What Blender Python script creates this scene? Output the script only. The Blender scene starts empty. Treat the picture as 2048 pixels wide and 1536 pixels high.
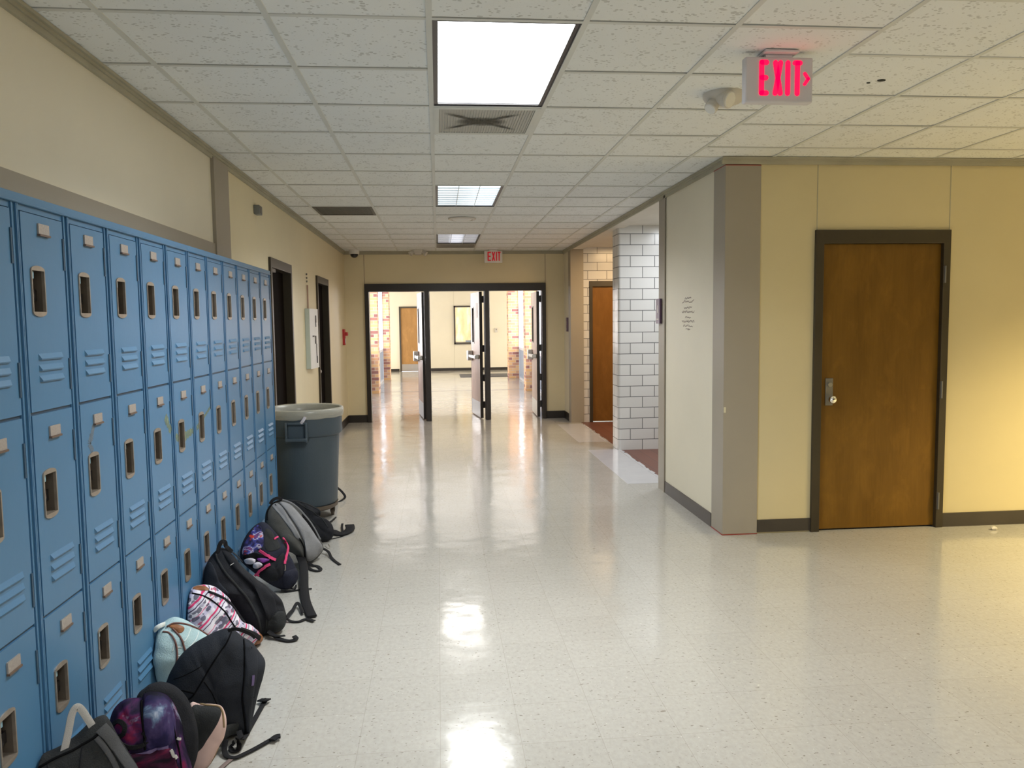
import bpy, bmesh, math, random
from mathutils import Vector, Matrix, noise
from mathutils.bvhtree import BVHTree
random.seed(7)
SC = bpy.context.scene
COL = SC.collection
pi = math.pi

# ------------------------------------------------------------------ materials
def new_mat(name):
    m = bpy.data.materials.new(name); m.use_nodes = True
    nt = m.node_tree; b = nt.nodes['Principled BSDF']
    return m, nt, b
def N(nt, kind, **kw):
    n = nt.nodes.new(kind)
    for k, v in kw.items(): setattr(n, k, v)
    return n
def L(nt, a, b): nt.links.new(a, b)
def c4(c): return (c[0], c[1], c[2], 1.0)
def srgb(r, g, b):
    f = lambda v: (v/255/12.92) if v/255 <= .04045 else ((v/255+.055)/1.055)**2.4
    return (f(r), f(g), f(b))
def mat(name, col, rough=.6, metal=0., spec=.5, bump=0., bscale=40., vary=0., vscale=3., coat=0., emit=None, estr=0., trans=0., alpha=1.):
    m, nt, b = new_mat(name)
    b.inputs['Base Color'].default_value = c4(col)
    b.inputs['Roughness'].default_value = rough
    b.inputs['Metallic'].default_value = metal
    b.inputs['Specular IOR Level'].default_value = spec
    if coat: b.inputs['Coat Weight'].default_value = coat; b.inputs['Coat Roughness'].default_value = .12
    if trans: b.inputs['Transmission Weight'].default_value = trans
    if alpha < 1: b.inputs['Alpha'].default_value = alpha
    if emit: b.inputs['Emission Color'].default_value = c4(emit); b.inputs['Emission Strength'].default_value = estr
    tc = N(nt, 'ShaderNodeTexCoord')
    if vary:
        n = N(nt, 'ShaderNodeTexNoise'); n.inputs['Scale'].default_value = vscale; n.inputs['Detail'].default_value = 4
        L(nt, tc.outputs['Object'], n.inputs['Vector'])
        r = N(nt, 'ShaderNodeValToRGB')
        r.color_ramp.elements[0].position = .3; r.color_ramp.elements[1].position = .7
        r.color_ramp.elements[0].color = c4([v*(1-vary) for v in col]); r.color_ramp.elements[1].color = c4([min(1, v*(1+vary)) for v in col])
        L(nt, n.outputs['Fac'], r.inputs['Fac']); L(nt, r.outputs['Color'], b.inputs['Base Color'])
    if bump:
        n = N(nt, 'ShaderNodeTexNoise'); n.inputs['Scale'].default_value = bscale; n.inputs['Detail'].default_value = 3
        L(nt, tc.outputs['Object'], n.inputs['Vector'])
        bp = N(nt, 'ShaderNodeBump'); bp.inputs['Strength'].default_value = bump; bp.inputs['Distance'].default_value = .01
        L(nt, n.outputs['Fac'], bp.inputs['Height']); L(nt, bp.outputs['Normal'], b.inputs['Normal'])
    return m

def math_node(nt, op, a, b=None, c=None):
    n = N(nt, 'ShaderNodeMath', operation=op)
    for i, v in enumerate((a, b, c)):
        if v is None: continue
        if isinstance(v, (int, float)): n.inputs[i].default_value = v
        else: L(nt, v, n.inputs[i])
    return n.outputs[0]
def mixc(nt, fac, a, b, mode='MIX'):
    n = N(nt, 'ShaderNodeMix', data_type='RGBA', blend_type=mode)
    for key, v in ((0, fac), (6, a), (7, b)):
        if isinstance(v, (int, float)): n.inputs[key].default_value = v
        elif isinstance(v, tuple): n.inputs[key].default_value = c4(v)
        else: L(nt, v, n.inputs[key])
    return n.outputs[2]
def ramp(nt, fac, stops, interp='LINEAR'):
    r = N(nt, 'ShaderNodeValToRGB'); cr = r.color_ramp; cr.interpolation = interp
    while len(cr.elements) < len(stops): cr.elements.new(.5)
    for e, (p, c) in zip(cr.elements, stops): e.position = p; e.color = c4(c)
    L(nt, fac, r.inputs['Fac']); return r.outputs['Color']
def noise_tex(nt, vec, scale, detail=3., rough=.5, dist=0.):
    n = N(nt, 'ShaderNodeTexNoise'); n.inputs['Scale'].default_value = scale; n.inputs['Detail'].default_value = detail
    n.inputs['Roughness'].default_value = rough; n.inputs['Distortion'].default_value = dist
    L(nt, vec, n.inputs['Vector']); return n.outputs['Fac']
def objco(nt): return N(nt, 'ShaderNodeTexCoord').outputs['Object']
def mapping(nt, vec, scale=(1, 1, 1), rot=(0, 0, 0), loc=(0, 0, 0)):
    n = N(nt, 'ShaderNodeMapping'); n.inputs['Scale'].default_value = scale; n.inputs['Rotation'].default_value = rot; n.inputs['Location'].default_value = loc
    L(nt, vec, n.inputs['Vector']); return n.outputs['Vector']

def floor_material():
    m, nt, b = new_mat('waxed_vinyl_tile')
    co = objco(nt)
    sep = N(nt, 'ShaderNodeSeparateXYZ'); L(nt, co, sep.inputs[0])
    tx = math_node(nt, 'DIVIDE', math_node(nt, 'ADD', sep.outputs[0], 10*.305+.022), .305)
    ty = math_node(nt, 'DIVIDE', math_node(nt, 'ADD', sep.outputs[1], 20*.305-2.80), .305)
    comb = N(nt, 'ShaderNodeCombineXYZ')
    L(nt, math_node(nt, 'FLOOR', tx), comb.inputs[0]); L(nt, math_node(nt, 'FLOOR', ty), comb.inputs[1])
    wn = N(nt, 'ShaderNodeTexWhiteNoise', noise_dimensions='2D'); L(nt, comb.outputs[0], wn.inputs['Vector'])
    base = ramp(nt, wn.outputs['Value'], [(0, (.392, .379, .350)), (.5, (.405, .392, .363)), (1, (.418, .405, .376))])
    # mottling, chips of darker and lighter vinyl
    mott = noise_tex(nt, mapping(nt, co, (1.6, 1, 1)), 34, 4, .6)
    base = mixc(nt, .35, base, ramp(nt, mott, [(.3, (.33, .318, .29)), (.62, (.462, .45, .42))]))
    chips = noise_tex(nt, mapping(nt, co, (.55, 1, 1), (0, 0, .35)), 85, 2, .55)
    base = mixc(nt, ramp(nt, chips, [(.66, (0, 0, 0)), (.69, (.8, .8, .8))]), base, (.17, .15, .12))
    chips2 = noise_tex(nt, mapping(nt, co, (.7, 1.2, 1), (0, 0, -.3), (3, 7, 0)), 70, 2, .5)
    base = mixc(nt, ramp(nt, chips2, [(.71, (0, 0, 0)), (.75, (.5, .5, .5))]), base, (.74, .71, .65))
    spots = noise_tex(nt, mapping(nt, co, (.8, 1, 1), (0, 0, 0), (1.7, 3.1, 0)), 21, 1, .4)
    base = mixc(nt, ramp(nt, spots, [(.79, (0, 0, 0)), (.81, (.7, .7, .7))]), base, (.2, .17, .14))
    # tile joints
    fx = math_node(nt, 'ABSOLUTE', math_node(nt, 'SUBTRACT', math_node(nt, 'FRACT', tx), .5))
    fy = math_node(nt, 'ABSOLUTE', math_node(nt, 'SUBTRACT', math_node(nt, 'FRACT', ty), .5))
    jx = math_node(nt, 'GREATER_THAN', fx, .4962); jy = math_node(nt, 'GREATER_THAN', fy, .4962)
    j = math_node(nt, 'MULTIPLY', math_node(nt, 'MAXIMUM', jx, jy), .50)
    base = mixc(nt, j, base, (.27, .25, .21))
    L(nt, base, b.inputs['Base Color'])
    wear = noise_tex(nt, co, 1.3, 3)
    rr = N(nt, 'ShaderNodeMapRange'); rr.inputs[1].default_value = .3; rr.inputs[2].default_value = .7; rr.inputs[3].default_value = .09; rr.inputs[4].default_value = .17
    L(nt, wear, rr.inputs[0]); L(nt, rr.outputs[0], b.inputs['Roughness'])
    b.inputs['Specular IOR Level'].default_value = .62
    w1 = noise_tex(nt, mapping(nt, co, (1, 1, 1)), 3.2, 2)
    w2 = noise_tex(nt, co, 16, 2)
    h = math_node(nt, 'ADD', math_node(nt, 'MULTIPLY', w1, 1.0), math_node(nt, 'MULTIPLY', w2, .10))
    tv = math_node(nt, 'MULTIPLY', wn.outputs['Value'], .004)
    bp = N(nt, 'ShaderNodeBump'); bp.inputs['Strength'].default_value = .21; bp.inputs['Distance'].default_value = .02
    L(nt, math_node(nt, 'ADD', h, tv), bp.inputs['Height']); L(nt, bp.outputs['Normal'], b.inputs['Normal'])
    return m

def ceiling_tile_material():
    m, nt, b = new_mat('fissured_ceiling_tile')
    co = objco(nt)
    vo = N(nt, 'ShaderNodeTexVoronoi'); vo.inputs['Scale'].default_value = 52; vo.inputs['Randomness'].default_value = 1
    nz = noise_tex(nt, co, 30, 2)
    L(nt, mapping(nt, co, (.85, 1.15, 1), (0, 0, .6)), vo.inputs['Vector'])
    dens = noise_tex(nt, co, 17, 2)
    lim = math_node(nt, 'MULTIPLY', math_node(nt, 'SUBTRACT', dens, .335), 1.2)
    d = math_node(nt, 'LESS_THAN', vo.outputs['Distance'], lim)
    pins = noise_tex(nt, co, 210, 2)
    pin = ramp(nt, pins, [(.66, (0, 0, 0)), (.72, (1, 1, 1))])
    base = ramp(nt, noise_tex(nt, co, 1.1, 3), [(.3, (.77, .795, .80)), (.7, (.81, .835, .84))])
    base = mixc(nt, math_node(nt, 'MULTIPLY', d, .46), base, (.30, .30, .28))
    pm = N(nt, 'ShaderNodeMix', data_type='RGBA'); pm.inputs[0].default_value = .16
    base = mixc(nt, math_node(nt, 'MULTIPLY', pin, .30), base, (.46, .46, .44))
    L(nt, base, b.inputs['Base Color']); b.inputs['Roughness'].default_value = .95; b.inputs['Specular IOR Level'].default_value = .1
    bp = N(nt, 'ShaderNodeBump'); bp.inputs['Strength'].default_value = .5; bp.inputs['Distance'].default_value = .004; bp.invert = True
    L(nt, d, bp.inputs['Height']); L(nt, bp.outputs['Normal'], b.inputs['Normal'])
    return m

def paint_material(name, col, vary=.04, rough=.5):
    m, nt, b = new_mat(name); co = objco(nt)
    n1 = noise_tex(nt, co, .9, 4, .6)
    base = ramp(nt, n1, [(.3, tuple(v*(1-vary) for v in col)), (.7, tuple(v*(1+vary) for v in col))])
    sc = noise_tex(nt, mapping(nt, co, (1, 1, 2.2)), 9, 5, .65)
    base = mixc(nt, ramp(nt, sc, [(.70, (0, 0, 0)), (.80, (.22, .22, .22))]), base, tuple(v*.72 for v in col))
    L(nt, base, b.inputs['Base Color']); b.inputs['Roughness'].default_value = rough; b.inputs['Specular IOR Level'].default_value = .35
    bp = N(nt, 'ShaderNodeBump'); bp.inputs['Strength'].default_value = .06; bp.inputs['Distance'].default_value = .004
    L(nt, noise_tex(nt, co, 190, 2), bp.inputs['Height']); L(nt, bp.outputs['Normal'], b.inputs['Normal'])
    return m

def block_material(name, axis, bw, bh, c1, c2, mortar, msize, off=(0, 0, 0), rough=.3, spread=None, offset=.5, bump=.5):
    """coursed blocks or bricks; axis 'x' = wall seen along Y, 'y' = wall seen along X"""
    m, nt, b = new_mat(name); co = objco(nt)
    sep = N(nt, 'ShaderNodeSeparateXYZ'); L(nt, co, sep.inputs[0])
    comb = N(nt, 'ShaderNodeCombineXYZ')
    geo = N(nt, 'ShaderNodeNewGeometry'); sn = N(nt, 'ShaderNodeSeparateXYZ'); L(nt, geo.outputs['True Normal'], sn.inputs[0])
    fac = math_node(nt, 'GREATER_THAN', math_node(nt, 'ABSOLUTE', sn.outputs[0]), .5)
    mx = N(nt, 'ShaderNodeMix', data_type='FLOAT'); L(nt, fac, mx.inputs[0]); L(nt, sep.outputs[0], mx.inputs[2]); L(nt, sep.outputs[1], mx.inputs[3])
    L(nt, mx.outputs[0], comb.inputs[0]); L(nt, sep.outputs[2], comb.inputs[1])
    bt = N(nt, 'ShaderNodeTexBrick'); bt.offset = offset; bt.squash = 1
    bt.inputs['Scale'].default_value = 1; bt.inputs['Brick Width'].default_value = bw; bt.inputs['Row Height'].default_value = bh
    bt.inputs['Mortar Size'].default_value = msize; bt.inputs['Mortar Smooth'].default_value = .1; bt.inputs['Bias'].default_value = -.1
    bt.inputs['Color1'].default_value = (0, 0, 0, 1); bt.inputs['Color2'].default_value = (1, 1, 1, 1); bt.inputs['Mortar'].default_value = (.5, .5, .5, 1)
    L(nt, mapping(nt, comb.outputs[0], (1, 1, 1), (0, 0, 0), off), bt.inputs['Vector'])
    stops = spread or [(0, c1), (1, c2)]
    colr = ramp(nt, bt.outputs['Color'], stops)
    colr = mixc(nt, bt.outputs['Fac'], colr, mortar)
    L(nt, colr, b.inputs['Base Color']); b.inputs['Roughness'].default_value = rough
    bp = N(nt, 'ShaderNodeBump'); bp.inputs['Strength'].default_value = bump; bp.inputs['Distance'].default_value = .004; bp.invert = True
    L(nt, bt.outputs['Fac'], bp.inputs['Height']); L(nt, bp.outputs['Normal'], b.inputs['Normal'])
    return m

def wood_material(name, c1, c2, rough=.35, scale=1., swirl=1.2, spec=.4):
    m, nt, b = new_mat(name); co = objco(nt)
    n1 = noise_tex(nt, mapping(nt, co, (5*scale, 5*scale, .9*scale)), 1.6, 5, .6, swirl)
    base = ramp(nt, n1, [(.25, c1), (.5, tuple((a+b_)/2 for a, b_ in zip(c1, c2))), (.78, c2)])
    blot = noise_tex(nt, mapping(nt, co, (2.6, 2.6, 1.3)), 2.6, 4, .65, .5)
    base = mixc(nt, ramp(nt, blot, [(.50, (0, 0, 0)), (.74, (.35, .35, .35))]), base, tuple(min(1, v*1.6) for v in c2))
    gr = noise_tex(nt, mapping(nt, co, (90, 90, 3)), 1.5, 3)
    base = mixc(nt, .10, base, ramp(nt, gr, [(.3, tuple(v*.4 for v in c1)), (.7, c2)]))
    L(nt, base, b.inputs['Base Color']); b.inputs['Roughness'].default_value = rough; b.inputs['Specular IOR Level'].default_value = spec
    return m

M = {}
def shade_mat():
    m, nt, b = new_mat('sunlit_yellow_shade'); co = objco(nt)
    n = noise_tex(nt, mapping(nt, co, (2.2, 1, .7)), 3, 3)
    c = ramp(nt, n, [(.35, (1., .66, .34)), (.5, (1., .80, .46)), (.62, (1., .97, .72))])
    L(nt, c, b.inputs['Emission Color']); b.inputs['Emission Strength'].default_value = .82; b.inputs['Base Color'].default_value = (.3, .22, .10, 1)
    return m
def init_materials():
    M['floor'] = floor_material()
    M['tile'] = ceiling_tile_material()
    M['plenum'] = mat('dark_gap', (.03, .03, .027), .9)
    M['tbar'] = mat('painted_t_bar', (.62, .635, .61), .55, vary=.06, vscale=2)
    M['cream'] = paint_material('cream_wall_paint', (.70, .625, .43))
    M['cream3'] = paint_material('cream_paint_warm_light', (.60, .52, .315))  # same paint as cream, with the warm, dimmer light put into its colour
    M['cream2'] = paint_material('pale_wall_paint', (.72, .675, .555))
    M['taupe'] = paint_material('taupe_trim_paint', (.325, .29, .235), .05, .45)
    M['mold'] = mat('ceiling_angle_molding', (.38, .36, .275), .6, vary=.08, vscale=5)
    M['vinylbase'] = mat('dark_vinyl_base', (.052, .043, .034), .45, vary=.12, vscale=4)
    M['darkbase'] = mat('black_vinyl_base', (.02, .016, .013), .4)
    M['frame'] = mat('dark_brown_frame_paint', (.040, .030, .016), .42, bump=.05, bscale=60, vary=.15)
    M['blackframe'] = mat('black_frame_paint', (.018, .014, .012), .28, bump=.12, bscale=25)
    M['door'] = wood_material('stained_birch_door', (.125, .060, .006), (.190, .096, .013), .42, 1., .35, .25)
    M['orangedoor'] = wood_material('orange_oak_door', (.165, .072, .014), (.22, .102, .024), .4, 1, .4, .2)
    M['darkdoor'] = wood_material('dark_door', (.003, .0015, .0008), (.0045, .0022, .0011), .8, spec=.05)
    M['leaf'] = wood_material('pale_birch_leaf', (.42, .30, .235), (.50, .37, .29), .4, 1, .6)
    M['fardoor'] = wood_material('light_oak_door', (.36, .19, .065), (.43, .235, .085), .4)
    M['blue'] = mat('blue_locker_enamel', (.062, .170, .312), .34, spec=.5, bump=.03, bscale=30, vary=.05, vscale=2.2)
    M['blueside'] = mat('blue_locker_frame_enamel', (.058, .160, .298), .34, spec=.5, vary=.05)
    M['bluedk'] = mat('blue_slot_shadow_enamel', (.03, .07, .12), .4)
    M['tan'] = mat('tan_latch_metal', (.33, .285, .24), .38, metal=.55, vary=.12, vscale=30)
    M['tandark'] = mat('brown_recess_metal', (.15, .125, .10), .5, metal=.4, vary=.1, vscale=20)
    M['hook'] = mat('pale_blue_latch_hook', (.22, .38, .46), .35)
    M['black'] = mat('black_plastic', (.012, .011, .013), .35)
    M['plate'] = mat('pale_number_plate', (.36, .325, .30), .4, metal=.3, vary=.10, vscale=160)
    M['platedk'] = mat('brown_plate_edge', (.12, .08, .06), .5)
    M['steel'] = mat('brushed_steel', (.55, .55, .54), .3, metal=1., bump=.05, bscale=80)
    M['dullsteel'] = mat('dull_hinge_metal', (.22, .21, .19), .5, metal=.7)
    M['chrome'] = mat('polished_chrome', (.8, .8, .8), .08, metal=1.)
    M['white'] = mat('white_plastic', (.72, .72, .70), .45)
    M['offwhite'] = mat('off_white_plastic', (.60, .57, .52), .5)
    M['signgrey'] = mat('pale_grey_sign_housing', (.62, .60, .63), .5)
    M['red'] = mat('red_plastic', (.42, .025, .03), .4)
    M['redpaint'] = mat('red_edge_paint', (.28, .03, .02), .5)
    M['redglow'] = mat('lit_red_letter', (.5, .0, .03), .5, emit=(1., .0, .06), estr=1.25)
    M['reddim'] = mat('red_letter', (.52, .02, .03), .5, emit=(1., .03, .05), estr=.12)
    M['purple'] = mat('purple_sign_plastic', (.105, .06, .11), .4)
    M['ink'] = mat('faded_purple_ink', (.21, .15, .165), .8)
    M['lens'] = mat('lit_prismatic_lens', (.8, .8, .8), .4, emit=(.93, .98, 1.), estr=7.0)
    M['fixture'] = mat('black_light_door_frame', (.02, .018, .02), .35)
    M['louver'] = mat('white_reflection_slat', (.75, .78, .82), .3)
    M['grille'] = mat('grey_air_grille', (.27, .255, .22), .55, metal=.2); M['grille2'] = mat('pale_grey_air_grille', (.50, .485, .44), .6)
    M['dirt'] = mat('sooty_dust', (.10, .09, .075), .95)
    M['return'] = mat('dark_return_grille', (.125, .115, .095), .6)
    M['can'] = mat('grey_blue_can_plastic', (.050, .072, .093), .48, bump=.08, bscale=90, vary=.06)
    M['liner'] = mat('translucent_bag_film', (.62, .60, .52), .25, alpha=.34)
    M['caster'] = mat('brown_caster', (.10, .075, .055), .5)
    M['block'] = block_material('white_glazed_block', 'x', .300, .1308, (.58, .575, .57), (.64, .635, .63), (.12, .12, .125), .0042, (.087, .0, 0), .22)
    M['brick'] = block_material('tan_and_maroon_brick', 'x', .205, .075, None, None, (.55, .43, .34), .006, (0, 0, 0), .8,
        [(0, (.62, .36, .16)), (.3, (.68, .43, .22)), (.50, (.55, .31, .17)), (.60, (.46, .24, .15)), (.70, (.28, .12, .10)), (1., (.21, .08, .08))])
    M['quarry'] = block_material('red_brown_quarry_tile', 'x', .15, .15, (.12, .042, .028), (.16, .06, .04), (.07, .035, .03), .004, (0, 0, 0), .4, offset=0)
    M['whitetile'] = mat('newer_white_floor_tile', (.50, .50, .525), .12, spec=.55, vary=.03, vscale=5)
    M['aisleceil'] = mat('painted_plaster', (.62, .59, .53), .7, vary=.04)
    M['glass'] = mat('window_glass', (.9, .95, 1.), .02, trans=1., alpha=.25)
    M['mullion'] = mat('pale_window_aluminium', (.62, .66, .72), .35, metal=.3)
    M['spandrel'] = mat('grey_blue_panel', (.26, .32, .40), .4)
    M['shade'] = shade_mat()
    M['mat'] = mat('charcoal_floor_mat', (.09, .085, .085), .9, bump=.3, bscale=200)
    M['paper'] = mat('white_paper', (.92, .92, .92), .7)
    M['mint'] = mat('mint_white_cabinet', (.50, .56, .52), .4)
    M['greybox'] = mat('grey_metal_box', (.20, .21, .21), .4, metal=.5)
    M['pinkwire'] = mat('pinkish_conduit', (.42, .27, .21), .6)
    M['stain'] = mat('yellow_green_paint_smear', (.20, .24, .12), .6, vary=.35, vscale=50, alpha=.55)
    M['scuff'] = mat('grey_scuff', (.16, .19, .22), .7, alpha=.55)
    M['joint'] = mat('dark_floor_joint', (.18, .16, .15), .5)
    M['tag'] = mat('cream_wall_tag', (.62, .58, .42), .5)
    # fabrics
    M['blackcloth'] = mat('black_canvas', (.014, .015, .019), .8, bump=.35, bscale=260, vary=.2, vscale=12)
    M['charcoal'] = mat('charcoal_canvas', (.026, .028, .030), .85, bump=.35, bscale=260, vary=.22, vscale=9)
    M['charcoal2'] = mat('dark_slate_canvas', (.020, .023, .030), .85, bump=.3, bscale=260, vary=.15, vscale=9)
    M['webbing'] = mat('grey_webbing', (.070, .073, .080), .8, bump=.4, bscale=420)
    M['blackweb'] = mat('black_webbing', (.012, .012, .014), .75, bump=.4, bscale=420)
    M['loopgrey'] = mat('light_grey_webbing', (.40, .39, .38), .75, bump=.3, bscale=420)
    M['greycloth'] = mat('mid_grey_canvas', (.155, .160, .170), .85, bump=.3, bscale=260, vary=.15, vscale=14)
    M['greylight'] = mat('light_grey_canvas', (.235, .240, .255), .85, bump=.3, bscale=260, vary=.12, vscale=14)
    M['greydark'] = mat('olive_grey_canvas', (.072, .073, .070), .85, bump=.3, bscale=260, vary=.15, vscale=14)
    M['navy'] = mat('navy_canvas', (.016, .018, .032), .8, bump=.3, bscale=260, vary=.2, vscale=12)
    M['pink'] = mat('hot_pink_binding', (.62, .045, .16), .65, vary=.1, vscale=30)
    M['palepink'] = mat('pale_pink_canvas', (.56, .40, .37), .8, vary=.10, vscale=12)
    M['tanedge'] = mat('tan_leather_edge', (.24, .165, .085), .6)
    M['leather'] = mat('brown_leather', (.22, .085, .030), .55, vary=.2, vscale=20)
    M['seam'] = mat('black_seam_thread', (.006, .006, .007), .9, spec=.05)
    M['piping'] = mat('dark_brown_piping', (.13, .055, .045), .6)
    M['whitestripe'] = mat('white_stitched_stripe', (.66, .72, .72), .7)
    M['brownstrap'] = mat('taupe_strap', (.16, .12, .11), .8)
    M['minthook'] = mat('mint_canvas', (.36, .50, .535), .85, bump=.3, bscale=200, vary=.15, vscale=10)
    M['purplecloth'] = mat('violet_satin', (.15, .02, .24), .5, vary=.4, vscale=40)
    M['whitecloth'] = mat('white_fleece', (.55, .53, .60), .9, vary=.1, vscale=30)
    M['purpletag'] = mat('violet_label', (.12, .085, .20), .6)
    for k_ in ('blackcloth', 'charcoal', 'charcoal2', 'webbing', 'blackweb', 'greycloth', 'greylight', 'greydark', 'navy', 'minthook'):
        M[k_].node_tree.nodes['Principled BSDF'].inputs['Specular IOR Level'].default_value = .18
    # printed cloths
    m, nt, b = new_mat('galaxy_print_canvas'); co = objco(nt)
    n1 = noise_tex(nt, mapping(nt, co, (1, 1, .8)), 9, 5, .6, .8)
    n2 = noise_tex(nt, mapping(nt, co, (1, 1, 1), (0, 0, 0), (4, 2, 7)), 7, 4, .55, .6)
    base = ramp(nt, n1, [(.36, (.004, .004, .010)), (.48, (.014, .007, .030)), (.55, (.050, .012, .060)), (.62, (.13, .009, .045)), (.72, (.26, .02, .06))])
    base = mixc(nt, ramp(nt, n2, [(.56, (0, 0, 0)), (.70, (1, 1, 1))]), base, (.022, .016, .075))
    n3 = noise_tex(nt, mapping(nt, co, (1.3, 1.3, .7), (0, 0, 0), (.9, 0, .35)), 6.5, 5, .6, .5)
    base = mixc(nt, ramp(nt, n3, [(.63, (0, 0, 0)), (.76, (.8, .8, .8))]), base, (.36, .42, .56))
    L(nt, base, b.inputs['Base Color']); b.inputs['Roughness'].default_value = .7
    M['galaxy'] = m
    m, nt, b = new_mat('galaxy_red_print_canvas'); co = objco(nt)
    n1 = noise_tex(nt, mapping(nt, co, (.7, 1, 1.6), (0, .5, 0)), 13, 5, .6, .6)
    base = ramp(nt, n1, [(.36, (.006, .003, .010)), (.48, (.045, .005, .026)), (.58, (.15, .007, .03)), (.70, (.24, .02, .05)), (.8, (.10, .03, .14))])
    L(nt, base, b.inputs['Base Color']); b.inputs['Roughness'].default_value = .7
    M['galaxyred'] = m
    m, nt, b = new_mat('galaxy_blue_print_canvas'); co = objco(nt)
    n1 = noise_tex(nt, mapping(nt, co, (1, 1, .6)), 12, 5, .55, .5)
    base = ramp(nt, n1, [(.36, (.008, .007, .028)), (.46, (.020, .015, .065)), (.53, (.05, .034, .10)), (.58, (.10, .15, .25)), (.66, (.42, .46, .56))])
    L(nt, base, b.inputs['Base Color']); b.inputs['Roughness'].default_value = .7
    M['galaxyblue'] = m
    m, nt, b = new_mat('pink_striped_print_canvas'); co = objco(nt)
    rot = mapping(nt, co, (1, 1, 1), (0, math.radians(38), 0))
    sp = N(nt, 'ShaderNodeSeparateXYZ'); L(nt, rot, sp.inputs[0])
    f = math_node(nt, 'FRACT', math_node(nt, 'MULTIPLY', math_node(nt, 'ADD', sp.outputs[2], 2.), 11.5))
    stripes = ramp(nt, f, [(0, (.62, .60, .70)), (.10, (.62, .05, .16)), (.19, (.68, .66, .74)), (.34, (.60, .57, .69)), (.40, (.50, .48, .64)), (.56, (.62, .60, .70)), (.63, (.62, .22, .34)), (.68, (.7, .68, .75)), (.90, (.64, .62, .72)), (.955, (.06, .04, .09))], 'CONSTANT')
    vo = N(nt, 'ShaderNodeTexVoronoi'); vo.inputs['Scale'].default_value = 40; L(nt, mapping(nt, rot, (.8, 1, 1.2)), vo.inputs['Vector'])
    band = math_node(nt, 'MULTIPLY', math_node(nt, 'GREATER_THAN', f, .20), math_node(nt, 'LESS_THAN', f, .9))
    dots = math_node(nt, 'MULTIPLY', math_node(nt, 'LESS_THAN', math_node(nt, 'ADD', vo.outputs['Distance'], math_node(nt, 'MULTIPLY', noise_tex(nt, co, 120, 2), .35)), .66), band)
    wn = N(nt, 'ShaderNodeSeparateXYZ'); L(nt, vo.outputs['Color'], wn.inputs[0])
    dc = ramp(nt, wn.outputs[0], [(0, (.05, .05, .09)), (.40, (.10, .10, .15)), (.62, (.34, .03, .10)), (.75, (.40, .38, .50))], 'CONSTANT')
    base = mixc(nt, math_node(nt, 'MULTIPLY', dots, .85), stripes, dc)
    L(nt, base, b.inputs['Base Color']); b.inputs['Roughness'].default_value = .8
    M['pinkprint'] = m
    m, nt, b = new_mat('blue_red_print_canvas'); co = objco(nt)
    n1 = noise_tex(nt, co, 24, 3, .5, .4)
    n2 = noise_tex(nt, mapping(nt, co, (1, 1, 1), (0, 0, 0), (3, 3, 3)), 15, 2)
    base = ramp(nt, n1, [(.30, (.012, .012, .03)), (.44, (.03, .028, .10)), (.52, (.05, .06, .28)), (.58, (.42, .40, .52)), (.64, (.06, .03, .12)), (.75, (.20, .06, .18))])
    base = mixc(nt, ramp(nt, n2, [(.62, (0, 0, 0)), (.66, (1, 1, 1))]), base, (.45, .045, .03))
    L(nt, base, b.inputs['Base Color']); b.inputs['Roughness'].default_value = .75
    M['blueprint'] = m
    for k_ in ('galaxy', 'galaxyred', 'galaxyblue', 'pinkprint', 'blueprint'): M[k_].node_tree.nodes['Principled BSDF'].inputs['Specular IOR Level'].default_value = .15
init_materials()

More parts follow.
